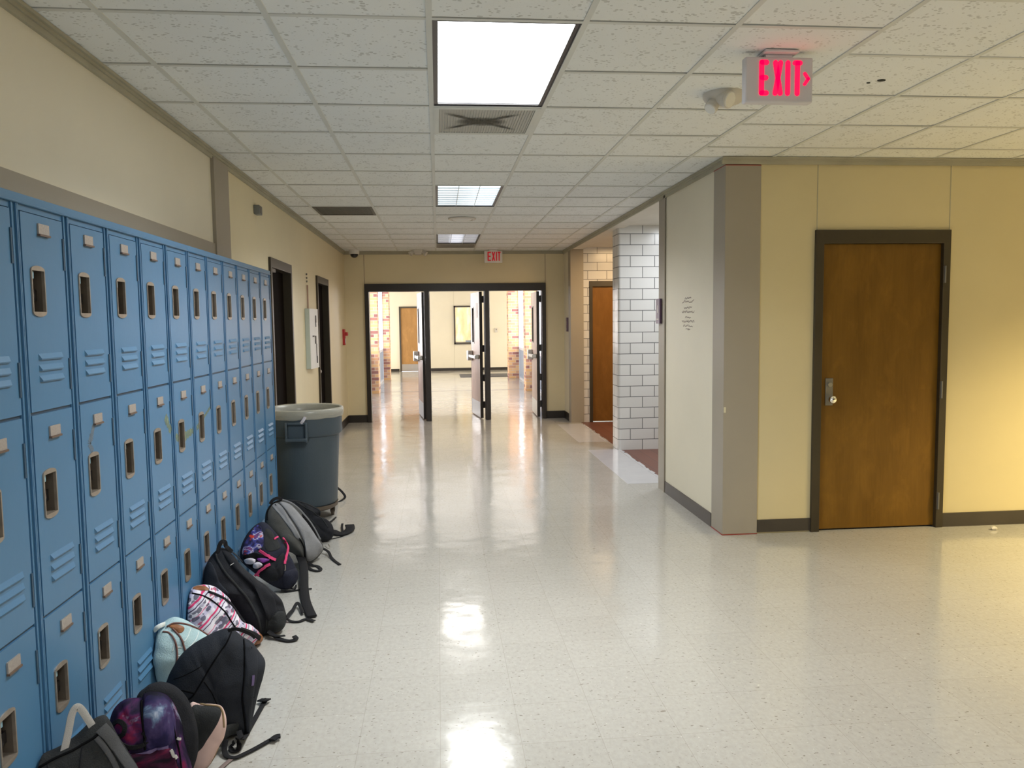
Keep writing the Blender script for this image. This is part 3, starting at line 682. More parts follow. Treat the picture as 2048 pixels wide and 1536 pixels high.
troffer(6, 'second ceiling light down the hall, bluish white with slats for lens reflections', 'lens2')
troffer(12, 'farthest ceiling light, smallest, near the triple doors', 'lens3')

# air grilles
def grille_thing(name, x0, x1, y0, y1, label, m, dirt=False, slats=True):
    t = thing(name, ((x0+x1)/2, (y0+y1)/2, CZ), label, 'ceiling vent')
    f = MB(); a = .028
    f.box(x0, x0+a, y0, y1, CZ-.004, CZ+.004).box(x1-a, x1, y0, y1, CZ-.004, CZ+.004).box(x0+a, x1-a, y0, y0+a, CZ-.004, CZ+.004).box(x0+a, x1-a, y1-a, y1, CZ-.004, CZ+.004)
    build('frame', f, M['tbar'] if dirt else m, t)
    gmb = MB().box(x0+a, x1-a, y0+a, y1-a, CZ+.003, CZ+.006)
    if slats:
        n = 34
        for i in range(n): xx = x0+a+(x1-x0-2*a)*(i+.5)/n; gmb.box(xx-.0025, xx+.0025, y0+a, y1-a, CZ-.002, CZ+.003)
    build('perforated_face', gmb, m, t)
    if dirt:
        cx, cy = (x0+x1)/2, (y0+y1)/2
        build('soot_mark', B(x0+.05, x1-.05, y0+.05, y1-.05, CZ-.0031, CZ-.0023), dirt_mat(), t, smooth=0)
    return t
def dirt_mat():
    m, nt, b = new_mat('soot_film'); co = objco(nt); sp = N(nt, 'ShaderNodeSeparateXYZ'); L(nt, co, sp.inputs[0])
    ax = math_node(nt, 'ABSOLUTE', math_node(nt, 'ADD', sp.outputs[0], .02)); ay = math_node(nt, 'ABSOLUTE', sp.outputs[1])
    nz = noise_tex(nt, co, 22, 3)
    core = math_node(nt, 'SUBTRACT', 1.25, math_node(nt, 'ADD', math_node(nt, 'MULTIPLY', math_node(nt, 'POWER', math_node(nt, 'DIVIDE', ax, .135), 2.), 1.), math_node(nt, 'POWER', math_node(nt, 'DIVIDE', ay, .085), 2.)))
    core = math_node(nt, 'MULTIPLY', math_node(nt, 'MAXIMUM', math_node(nt, 'MINIMUM', core, 1.), 0.), math_node(nt, 'ADD', nz, .30))
    arm = math_node(nt, 'SUBTRACT', 1., math_node(nt, 'DIVIDE', math_node(nt, 'ABSOLUTE', math_node(nt, 'SUBTRACT', ay, math_node(nt, 'ADD', math_node(nt, 'MULTIPLY', ax, .75), .012))), .030))
    fade = math_node(nt, 'SUBTRACT', 1., math_node(nt, 'DIVIDE', math_node(nt, 'ABSOLUTE', math_node(nt, 'SUBTRACT', ax, .12)), .095))
    arm = math_node(nt, 'MULTIPLY', math_node(nt, 'MAXIMUM', arm, 0.), math_node(nt, 'MAXIMUM', fade, 0.))
    al = math_node(nt, 'MINIMUM', math_node(nt, 'ADD', math_node(nt, 'MULTIPLY', core, .62), math_node(nt, 'MULTIPLY', arm, .75)), .85)
    L(nt, al, b.inputs['Alpha']); b.inputs['Base Color'].default_value = (.10, .09, .07, 1); b.inputs['Roughness'].default_value = .95
    return m
grille_thing('air_diffuser', X0+.012, X0+T-.012, Y0+2*T+.012, Y0+3*T-.012, 'grey perforated air diffuser with a sooty cross mark behind the nearest light', M['grille2'], True)
grille_thing('air_diffuser', X0+.012, X0+T-.012, Y0+14*T+.012, Y0+15*T-.012, 'dark air diffuser just beyond the farthest ceiling light', M['grille'], False)
grille_thing('return_grille', X0-2*T+.012, X0-T-.012, Y0+8*T+.012, Y0+9*T-.012, 'dark rectangular return grille at the left of the ceiling', M['return'], False)
sp = thing('ceiling_speaker', (.285, Y0+9.45*T, CZ), 'round cream ceiling speaker between the second and third lights', 'speaker')
build('trim_ring', MB().lathe((.285, Y0+9.45*T, CZ), [(.115, 0), (.155, -.001), (.15, -.012), (.118, -.016), (.112, -.004)], 40, True), M['offwhite'], sp)
build('cone_cover', MB().lathe((.285, Y0+9.45*T, CZ), [(0.001, -.030), (.06, -.027), (.10, -.016), (.117, -.004), (.117, 0), (.001, 0)], 40), M['white'], sp)

# exit signs: letters as swept strokes
def strokes(ch):
    return {'E': [[(.9, 1), (.1, 1), (.1, 0), (.9, 0)], [(.1, .5), (.8, .5)]], 'X': [[(.08, 1), (.92, 0)], [(.92, 1), (.08, 0)]],
            'I': [[(.5, 1), (.5, 0)]], 'T': [[(.05, 1), (.95, 1)], [(.5, 1), (.5, 0)]], '>': [[(.1, 1), (.85, .5), (.1, 0)]]}[ch]
def letter(mb, ch, x0, x1, z0, z1, y, w):
    h = w/2
    for st in strokes(ch):
        pts = [(x0+h+(x1-x0-2*h)*((a-.1)/.8 if ch == 'E' else a), z0+h+(z1-z0-2*h)*b_) for a, b_ in st]
        for (ax, az), (bx, bz) in zip(pts, pts[1:]):
            dx, dz = bx-ax, bz-az; l = math.hypot(dx, dz) or 1; nx, nz = -dz/l*h, dx/l*h; ang = math.atan2(dz, dx); poly = []
            for i in range(7): t_ = ang-pi/2+pi*i/6; poly.append((bx+h*math.cos(t_), bz+h*math.sin(t_)))
            for i in range(7): t_ = ang+pi/2+pi*i/6; poly.append((ax+h*math.cos(t_), az+h*math.sin(t_)))
            mb.prism(poly, 'y', y-.004, y)
def exit_sign(x0, x1, z0, z1, y, label, lm, arrow, letters, w):
    t = thing('exit_sign', ((x0+x1)/2, y, CZ), label, 'exit sign')
    hb = MB().box(x0, x1, y, y+.045, z0, z1)
    build('housing', hb, M['signgrey'] if arrow else M['white'], t, bevel=.006)
    cx = (x0+x1)/2
    build('ceiling_canopy', MB().box(cx-.075, cx+.075, y-.03, y+.075, CZ-.012, CZ).box(cx-.06, cx+.06, y+.002, y+.043, z1-.005, CZ-.012), M['signgrey'] if arrow else M['white'], t, bevel=.004)
    for ch, a, b_ in letters:
        mb = MB(); zz = (z1-z0)
        letter(mb, ch, a, b_, z0+.028, z1-.014, y, w)
        build('letter', mb, lm, t, smooth=0)
    if arrow:
        mb = MB(); letter(mb, '>', x1-.047, x1-.012, (z0+z1)/2-.024, (z0+z1)/2+.034, y, .014); build('chevron', mb, lm, t, smooth=0)
    return t
exit_sign(1.331, 1.632, 2.506, 2.697, 3.33, 'lit red EXIT sign with a right arrow hanging by the near ceiling edge', M['redglow'], True,
          [('E', 1.391, 1.434), ('X', 1.450, 1.498), ('I', 1.507, 1.529), ('T', 1.538, 1.584)], .021)
exit_sign(.745, 1.03, 2.515, 2.70, 12.40, 'small far EXIT sign in front of the triple doors', M['reddim'], False,
          [('E', .795, .852), ('X', .860, .918), ('I', .926, .948), ('T', .953, 1.005)], .020)

# emergency light with two lamp heads beside the near exit sign
em = thing('emergency_light', (1.475, 3.97, CZ), 'grey two-headed emergency light on the ceiling beside the near exit sign', 'emergency light')
body = MB().lathe((1.475, 3.97, CZ), [(.001, -.055), (.05, -.053), (.085, -.04), (.105, -.015), (.108, .004), (.001, .004)], 32)
build('housing', body, M['offwhite'], em)
def head(c, ax, r):
    a = Vector(ax).normalized(); c = Vector(c); q = MB().cyl(c, a, r*.82, .05, 28, r); q.cyl(c+a*.05, a, r, .012, 28, r*.97)
    h = build('lamp_head', q, M['offwhite'], em, bevel=.003)
    build('lamp_lens', MB().cyl(c+a*.0615, a, r*.88, .004, 28, r*.80), M['white'], h)
head((1.440, 3.925, 2.695), (.50, -.75, -.40), .045); head((1.425, 3.95, 2.685), (-.55, -.25, -.75), .034)
build('ceiling_mount', B(1.44, 1.51, 3.94, 4.0, CZ, CZ+.05), M['greybox'], em)
# far emergency light
e2 = thing('emergency_light', (-.29, 12.42, CZ), 'white two-headed emergency light above the left part of the triple doors', 'emergency light')
build('housing', MB().prism([(-.37, CZ+.004), (-.21, CZ+.004), (-.24, CZ-.075), (-.34, CZ-.075)], 'y', 12.36, 12.48), M['offwhite'], e2, bevel=.008)
for s in (-1, 1):
    a = Vector((s*.7, -.3, -.6)).normalized(); q = MB().cyl(Vector((-.29+s*.08, 12.40, CZ-.03)), a, .028, .06, 20, .04); build('lamp_head', q, M['offwhite'], e2)
build('ceiling_mount', B(-.32, -.26, 12.39, 12.45, CZ, CZ+.05), M['greybox'], e2)
# dome camera
dc = thing('dome_camera', (-1.27, 12.38, CZ), 'white dome security camera in the far left ceiling corner', 'camera')
build('base', MB().lathe((-1.27, 12.38, CZ), [(.001, -.065), (.075, -.065), (.08, -.05), (.082, .004), (.001, .004)], 32), M['white'], dc)
build('dome', MB().lathe((-1.27, 12.38, CZ-.065), [(.06, 0), (.057, -.02), (.045, -.04), (.022, -.053), (.001, -.056)], 28), M['black'], dc)

build('ceiling_mount', B(-1.30, -1.24, 12.35, 12.41, CZ, CZ+.05), M['greybox'], dc)
# wall things
ps = thing('fire_alarm_pull', (XL, 12.26, 1.38), 'red fire alarm pull station near the far left corner', 'fire alarm')
build('back_box', B(XL-.003, XL+.035, 12.20, 12.32, 1.26, 1.50), M['red'], ps, bevel=.006); build('pull_handle', MB().box(XL+.035, XL+.075, 12.205, 12.315, 1.40, 1.455), M['red'], ps, bevel=.008)
build('label_plate', B(XL+.034, XL+.037, 12.215, 12.305, 1.28, 1.36), M['whitecloth'], ps)
wb_ = thing('wall_sensor', (XL, 6.60, 2.5), 'small grey box high on the left wall past the lockers', 'wall sensor')
build('box', B(XL, XL+.045, 6.555, 6.665, 2.472, 2.545), M['greybox'], wb_, bevel=.004); build('cover_plate', B(XL+.045, XL+.049, 6.575, 6.645, 2.482, 2.535), M['dullsteel'], wb_)
# mint cabinet with curved cover
mc = thing('wall_cabinet', (XL, 9.03, 1.42), 'mint-white wall cabinet with a curved printed cover between the dark doors', 'wall cabinet')
build('body', B(XL, XL+.05, 8.83, 9.24, 1.085, 1.755), M['mint'], mc, bevel=.004)
cov = MB(); n = 10; poly = [(XL+.05, 8.83)]+[(XL+.052+.028*math.sin(pi*i/n*.5), 8.83+.41*i/n) for i in range(n+1)]+[(XL+.05, 9.24)]
cov.prism(poly, 'z', 1.085, 1.755); cv = build('curved_cover', cov, M['white'], mc)
for yy, z0, z1, w_ in ((9.10, 1.60, 1.68, .05), (9.09, 1.55, 1.60, .012), (9.07, 1.36, 1.45, .06), (9.10, 1.20, 1.36, .012), (9.12, 1.14, 1.22, .04), (8.98, 1.44, 1.455, .10)):
    a_ = (yy-8.83)/.41; xx = XL+.052+.028*math.sin(pi*a_*.5); build('printed_mark', B(xx-.004, xx+.006, yy-w_/2, yy+w_/2, z0, z1), M['black'], cv, smooth=0)
cd = MB().sweep([(XL+.012, 9.0, 1.755), (XL+.012, 9.0, 2.02)], .008, .008, (1, 0, 0), 8)
tag(build('conduit', cd, M['pinkwire'], None, origin=(XL, 9., 1.9)), 'thin pinkish conduit rising above the mint wall cabinet', 'conduit')
for i, (z, lb) in enumerate(((2.06, 'lowest of three dark anchors above the conduit'), (2.10, 'middle one of three dark anchors above the conduit'), (2.14, 'highest of three dark anchors above the conduit'))):
    tag(build('wall_anchor', MB().cyl((XL, 9.0, z), (1, 0, 0), .011, .014, 12), M['dullsteel'], None, origin=(XL, 9., z)), lb, 'wall anchor', 'anchors left in the wall above the conduit')
# purple room signs
for (y0, y1, z0, z1, xx, lb) in ((7.015, 7.135, 1.548, 1.775, XR-.012, 'purple room sign on the taupe strip beside the bright alcove'), (12.24, 12.36, 1.42, 1.64, XR, 'purple room sign near the far right corner')):
    s_ = thing('room_sign', (xx, (y0+y1)/2, (z0+z1)/2), lb, 'sign')
    build('plate', B(xx-.022, xx, y0, y1, z0, z1), M['purple'], s_, bevel=.003)
    mk = MB(); yc = (y0+y1)/2
    mk.box(xx-.0235, xx-.022, yc-.012, yc+.012, z0+.10, z0+.15); mk.cyl((xx-.0235, yc, z0+.158), (1, 0, 0), .011, .0015, 14)
    build('pictogram', mk, M['plate'], s_, smooth=0); build('braille_bar', B(xx-.0235, xx-.022, yc-.03, yc+.03, z0+.035, z0+.045), M['plate'], s_, smooth=0)
# faded wall lettering, too blurred to read in the photograph
wl_ = MB(); random.seed(11)
rows = [(1.757, .085, .018), (1.728, .15, .022), (1.678, .10, .018), (1.645, .165, .022), (1.600, .075, .018), (1.566, .165, .022), (1.530, .125, .018), (1.500, .06, .016)]
for z, hw, h in rows:
    y = 6.30-hw; pts = []
    while y < 6.30+hw:
        pts.append((XR-.0012, y, z+random.uniform(-h/2, h/2))); y += .011
    wl_.sweep(pts, .0024, .0008, (0, 0, 1), 4)
tag(build('wall_lettering', wl_, M['ink'], None, origin=(XR, 6.30, 1.63), smooth=0), 'faded purple lettering in four stacked groups on the pale right wall', 'wall lettering')
tag(build('wall_tag', B(XR-.003, XR+.012, YN-.0085, YN-.005, .905, .945), M['tag'], None, origin=(XR, YN-.007, .925)), 'small cream tag on the edge of the taupe corner pillar', 'tag')
sc = MB().sphere((4.07, 5.33, .013), .022, 14, 8, (1.1, .8, .6))
sc.v = [tuple(Vector(v)+noise.noise_vector(Vector(v)*70)*.006) for v in sc.v]; sc.v = [(a, b_, max(c_, .001)) for a, b_, c_ in sc.v]
tag(build('paper_scrap', sc, M['offwhite'], None, origin=(4.07, 5.33, 0)), 'crumpled greyish paper scrap on the floor under the right wall', 'scrap')
th = thing('thermostat', (1.93, 25.99, 1.33), 'small beige thermostat on the far lobby wall', 'thermostat')
build('cover', B(1.88, 1.97, 25.965, 26.0, 1.25, 1.40), M['offwhite'], th, bevel=.005); build('dial', MB().cyl((1.925, 25.965, 1.35), (0, -1, 0), .02, .008, 16), M['tan'], th)
tag(build('floor_mat', B(.62, 2.9, 22.7, 24.0, 0, .012), M['mat'], None, bevel=.003, origin=(1.7, 23.4, 0)), 'charcoal entrance mat on the far lobby floor', 'mat')
sp_ = MB()
for cx_, cy_, rx_, ry_ in ((2.159, 3.701, .020, .014), (2.117, 3.743, .009, .007)): sp_.prism([(cx_+rx_*math.cos(2*pi*i/16), cy_+ry_*math.sin(2*pi*i/16)) for i in range(16)], 'z', CZ-.0005, CZ+.004)
struct('ceiling_hole', sp_, M['plenum'], 'two small dark holes in a ceiling tile near the exit sign', 'ceiling')

# ------------------------------------------------------------------ lockers
LX = -1.19; PW = .3075; NC = 12; LY = 2.0725
DZ = [(.106, .706), (.716, 1.318), (1.328, 1.912)]
def louvers(mb, y0, y1, zs, x):
    for z in zs:
        h = .019; o = .0075
        vs = [(x, y0, z+h), (x, y1, z+h), (x+o, y1-.006, z+.004), (x+o, y0+.006, z+.004), (x, y0, z), (x, y1, z), (x+o*.75, y0+.008, z), (x+o*.75, y1-.008, z)]
        mb.add(vs, [(0, 1, 2, 3), (3, 2, 7, 6), (0, 3, 6, 4), (1, 5, 7, 2), (4, 6, 7, 5)])
def locker_column():
    """column with its front plane at x=0, near edge y=0, floor z=0"""
    root = link(bpy.data.objects.new('locker', None)); root.empty_display_size = .05
    f = MB()
    f.box(-.262, -.042, .002, PW-.002, .0, 1.932)
    f.box(-.045, -.011, .002, .019, .0, 1.932).box(-.045, -.011, PW-.035, PW-.002, .0, 1.932)
    for za, zb in ((0, .104), (.704, .718), (1.316, 1.33), (1.910, 1.932)): f.box(-.045, -.011, .018, PW-.034, za, zb)
    f.box(-.012, -.003, .001, .018, .0, 1.932).box(-.012, -.003, PW-.034, PW-.001, .0, 1.932)
    f.box(-.012, .003, .001, .006, .0, 1.932).box(-.012, .002, PW-.030, PW-.024, .0, 1.932).box(-.012, .003, PW-.006, PW-.001, .0, 1.932)
    f.box(-.012, -.003, .018, PW-.034, 1.915, 1.932).box(-.012, -.003, .018, PW-.034, 0, .103)
    f.slot = 1
    for z in (.711, 1.323): f.box(-.012, -.006, .018, PW-.034, z-.006, z+.006)
    build('cabinet_body', f, [M['blueside'], M['bluedk']], root, origin=(0, 0, 0), smooth=30)
    for k, (z0, z1) in enumerate(DZ):
        dh = z1-z0; y0, y1 = .020, PW-.036; hc = z0+.357; ha, hb_ = .059, .135; hz0, hz1 = hc-.063, hc+.063
        d = MB()
        d.box(-.010, 0, y0, ha, z0, z1).box(-.010, 0, hb_, y1, z0, z1).box(-.010, 0, ha, hb_, z0, hz0).box(-.010, 0, ha, hb_, hz1, z1)
        louvers(d, .076, .224, [z0+.086, z0+.119, z0+.152], 0)
        dr = build('door', d, M['blue'], root, origin=(0, 0, 0), smooth=30)
        # latch recess: arched rim + cup
        r = MB(); n = 8; yc = (ha+hb_)/2
        outer = [(ha-.002, hz0), (ha-.002, hz1)]+[(yc-(yc-ha+.002)*math.cos(pi*i/n), hz1+.013*math.sin(pi*i/n)) for i in range(1, n)]+[(hb_+.002, hz1), (hb_+.002, hz0)]+[(yc+(yc-ha+.002)*math.cos(pi*i/n), hz0-.013*math.sin(pi*i/n)) for i in range(1, n)]
        inner = []
        for (a, z) in outer: inner.append((min(max(a, ha+.003), hb_-.003), min(max(z, hz0+.002), hz1-.002)))
        m_ = len(outer)
        r.add([(.004, a, z) for a, z in outer]+[(.004, a, z) for a, z in inner]+[(-.001, a, z) for a, z in outer]+[(-.005, a, z) for a, z in inner],
              [(i, (i+1) % m_, m_+(i+1) % m_, m_+i) for i in range(m_)]+[(i, 2*m_+i, 2*m_+(i+1) % m_, (i+1) % m_) for i in range(m_)]+[(m_+i, m_+(i+1) % m_, 3*m_+(i+1) % m_, 3*m_+i) for i in range(m_)])
        r.quad((-.004, ha+.003, hz0+.002), (-.036, ha+.003, hz0+.004), (-.036, hb_-.003, hz0+.004), (-.004, hb_-.003, hz0+.002))
        rc = build('latch_recess', r, M['tan'], dr, origin=(0, 0, 0), smooth=30)
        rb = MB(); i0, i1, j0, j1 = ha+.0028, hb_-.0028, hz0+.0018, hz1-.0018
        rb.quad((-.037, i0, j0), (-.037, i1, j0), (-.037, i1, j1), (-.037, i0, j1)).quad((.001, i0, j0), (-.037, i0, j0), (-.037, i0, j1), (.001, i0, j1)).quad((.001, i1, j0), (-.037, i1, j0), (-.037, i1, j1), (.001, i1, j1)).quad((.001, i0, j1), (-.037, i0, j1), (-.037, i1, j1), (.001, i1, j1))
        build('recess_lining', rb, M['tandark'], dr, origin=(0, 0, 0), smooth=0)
        build('latch_hook', MB().box(-.016, -.004, ha+.008, ha+.028, hz1-.026, hz1-.003), M['hook'], dr, origin=(0, 0, 0), bevel=.002)
        lk = MB().cyl((-.036, ha+.021, hc-.012), (1, 0, 0), .019, .020, 20); lk.cyl((-.016, ha+.021, hc-.012), (1, 0, 0), .013, .009, 20, .010); lk.box(-.036, -.020, ha+.020, hb_-.006, hc-.028, hc+.006)
        build('combination_dial', lk, M['black'], dr, origin=(0, 0, 0), smooth=30)
        p_ = MB().box(0, .005, .113, .177, z0+.528, z0+.560); p_.slot = 1; p_.box(0, .009, .112, .178, z0+.523, z0+.529)
        build('number_plate', p_, [M['plate'], M['platedk']], dr, origin=(0, 0, 0))
        for zz in (.05, .43):
            build('hinge', B(-.004, .0035, PW-.043, PW-.036, z0+zz, z0+zz+.10), M['bluedk'], dr, origin=(0, 0, 0))
    return root
def dup(o, parent=None):
    c = o.copy(); COL.objects.link(c); c.parent = parent
    for ch in list(o.children): dup(ch, c)
    return c
LBL = ['blue three-tier locker column at the near end of the row, cut by the picture edge',
 'second blue locker column from the near end, behind the charcoal bag with a pale loop',
 'third blue locker column from the near end, grey scuff over its middle latch',
 'fourth blue locker column from the near end, just left of the mint bag',
 'fifth blue locker column from the near end, behind the mint bag',
 'sixth blue locker column from the near end, at the low middle of the yellow-green smear',
 'seventh blue locker column from the near end, at the rising end of the yellow-green smear',
 'eighth blue locker column from the near end, just past the yellow-green smear',
 'ninth blue locker column from the near end, behind the navy bag with pink binding',
 'tenth blue locker column from the near end, between the navy and two-tone grey bags',
 'eleventh blue locker column, next to last before the trash can',
 'twelfth blue locker column, last one beside the trash can']
proto = locker_column(); cols = []
for i in range(NC):
    o = proto if i == 0 else dup(proto)
    o.location = (LX, LY+i*PW, 0)
    tag(o, LBL[i], 'locker', 'blue lockers along the left wall'); cols.append(o)
def child(o, name, idx=0):
    return [c for c in o.children if c.name.split('.')[0] == name][idx]
# the fourth visible top door has an empty recess
dd = child(cols[4], 'door', 2)
for c in list(dd.children):
    if c.name.startswith('combination_dial'): bpy.data.objects.remove(c)
# paint smear over two middle doors, scuff over another
def smear(col, dk, pts, w, m, name):
    mb = MB(); pts = smooth_path([(0, a, b_) for a, b_ in pts], 6)
    for i in range(len(pts)-1):
        a, b_ = pts[i], pts[i+1]; t_ = (b_-a).normalized(); q = Vector((0, -t_.z, t_.y)); n1 = w*(.7+.5*noise.noise(a*60)); n2 = w*(.7+.5*noise.noise(b_*60))
        mb.add([a-q*n1+Vector((.0006, 0, 0)), a+q*n1+Vector((.0006, 0, 0)), b_+q*n2+Vector((.0006, 0, 0)), b_-q*n2+Vector((.0006, 0, 0))], [(0, 1, 2, 3)])
    return build(name, mb, m, child(cols[col], 'door', dk), origin=(0, 0, 0), smooth=0)
smear(4, 1, [(.205, 1.185), (.222, 1.165), (.245, 1.135), (.270, 1.112)], .026, M['stain'], 'paint_smear')
smear(5, 1, [(.021, 1.085), (.042, 1.070), (.058, 1.063)], .022, M['stain'], 'paint_smear')
smear(5, 1, [(.137, 1.060), (.187, 1.066), (.24, 1.070), (.271, 1.073)], .024, M['stain'], 'paint_smear')
smear(6, 1, [(.021, 1.076), (.04, 1.080), (.058, 1.086)], .020, M['stain'], 'paint_smear')
smear(6, 1, [(.137, 1.112), (.19, 1.130), (.259, 1.153)], .012, M['stain'], 'paint_smear')
smear(2, 1, [(.114, 1.240), (.094, 1.205), (.074, 1.180), (.099, 1.150)], .016, M['scuff'], 'scuff_mark')

for ya, yb, lb in ((LY-.0, 3.90, 'long nearer sheet-metal strip on top of the blue lockers'), (3.902, LY+NC*PW, 'farther sheet-metal strip on top of the blue lockers')):
    cpm = MB().box(-1.455, LX+.004, ya, yb, 1.9325, 1.962); cpm.box(LX+.002, LX+.008, ya, yb, 1.9325, 1.939)
    tag(build('locker_topper', cpm, M['blue'], None, bevel=.003, origin=(-1.32, (ya+yb)/2, 1.932)), lb, 'locker top', 'sheet-metal tops on the lockers')
# ------------------------------------------------------------------ trash can on its dolly
CX, CY = -1.10, 6.46
tc = thing('trash_can', (CX, CY, .11), 'large grey-blue round trash can at the end of the lockers', 'trash can')
cb_ = MB().lathe((CX, CY, 0), [(.001, .125), (.236, .125), (.246, .14), (.276, .69), (.293, .70), (.298, .71), (.300, .86), (.308, .868), (.308, .897), (.300, .902), (.290, .897), (.286, .86), (.262, .70), (.232, .16), (.001, .15)], 72)
build('can_body', cb_, M['can'], tc, smooth=35)
for ang in (-1.60, 1.54):
    a = Vector((math.cos(ang), math.sin(ang), 0)); s = Vector((-a.y, a.x, 0)); c0 = Vector((CX, CY, 0))
    def hb(mb, r0, r1, s0, s1, z0, z1):
        vs = [c0+a*r+s*q+Vector((0, 0, z)) for z in (z0, z1) for r, q in ((r0, s0), (r1, s0), (r1, s1), (r0, s1))]
        mb.add(vs, [(0, 3, 2, 1), (4, 5, 6, 7), (0, 1, 5, 4), (1, 2, 6, 5), (2, 3, 7, 6), (3, 0, 4, 7)])
    h = MB(); hb(h, .26, .340, -.085, -.068, .665, .822); hb(h, .26, .340, .068, .085, .665, .822); hb(h, .26, .344, -.085, .085, .672, .700); hb(h, .27, .322, -.07, .07, .80, .822); hb(h, .26, .302, -.07, .07, .69, .82)
    build('can_handle', h, M['can'], tc, bevel=.006)
dl_ = thing('can_dolly', (CX, CY, 0), 'low wheeled dolly carrying the grey-blue trash can', 'dolly')
build('platform', MB().lathe((CX, CY, 0), [(.001, .085), (.225, .085), (.25, .10), (.252, .128), (.240, .122), (.001, .122)], 48), M['caster'], dl_, smooth=30)
for i in range(5):
    an = -1.03+i*2*pi/5; wx, wy_ = CX+.205*math.cos(an), CY+.205*math.sin(an)
    q = MB().cyl((wx-.012, wy_, .032), (1, 0, 0), .031, .024, 18); cs = build('caster', q, M['caster'], dl_)
    build('caster_fork', MB().box(wx-.020, wx-.014, wy_-.014, wy_+.014, .03, .088).box(wx+.014, wx+.020, wy_-.014, wy_+.014, .03, .088).box(wx-.02, wx+.02, wy_-.02, wy_+.02, .078, .088), M['dullsteel'], cs)
ln = MB(); seg = 72; prof = [(.262, .76), (.274, .85), (.285, .905), (.300, .912), (.3150, .903), (.3160, .87), (.3120, .850), (.3090, .838)]
vs = []
for i in range(seg):
    t_ = 2*pi*i/seg
    for k, (r, z) in enumerate(prof):
        w_ = noise.noise(Vector((math.cos(t_)*4, math.sin(t_)*4, k*.7)))
        dz = (-.004*max(0, math.sin(t_*3+1))-.006*w_) if k >= 6 else (-.006*w_ if k in (0, 1) else .002*w_)
        rr = r+(.0025*w_ if k > 4 else 0)
        vs.append((CX+rr*math.cos(t_), CY+rr*math.sin(t_), z+dz))
n_ = len(prof); ln.add(vs, [(i*n_+k, ((i+1) % seg)*n_+k, ((i+1) % seg)*n_+k+1, i*n_+k+1) for i in range(seg) for k in range(n_-1)])
lo = build('bag_liner', ln, M['liner'], None, origin=(CX, CY, .86), smooth=60)
lo.modifiers.new('t', 'SOLIDIFY').thickness = .0012
tag(lo, 'translucent white bag liner folded over the trash can rim', 'bag liner')
kn = MB().sweep(smooth_path([(CX+.06, CY-.315, .862), (CX+.045, CY-.328, .835), (CX+.03, CY-.322, .815)], 4), .012, .007, (1, 0, 0), 8)
build('knot', kn, M['whitecloth'], lo)

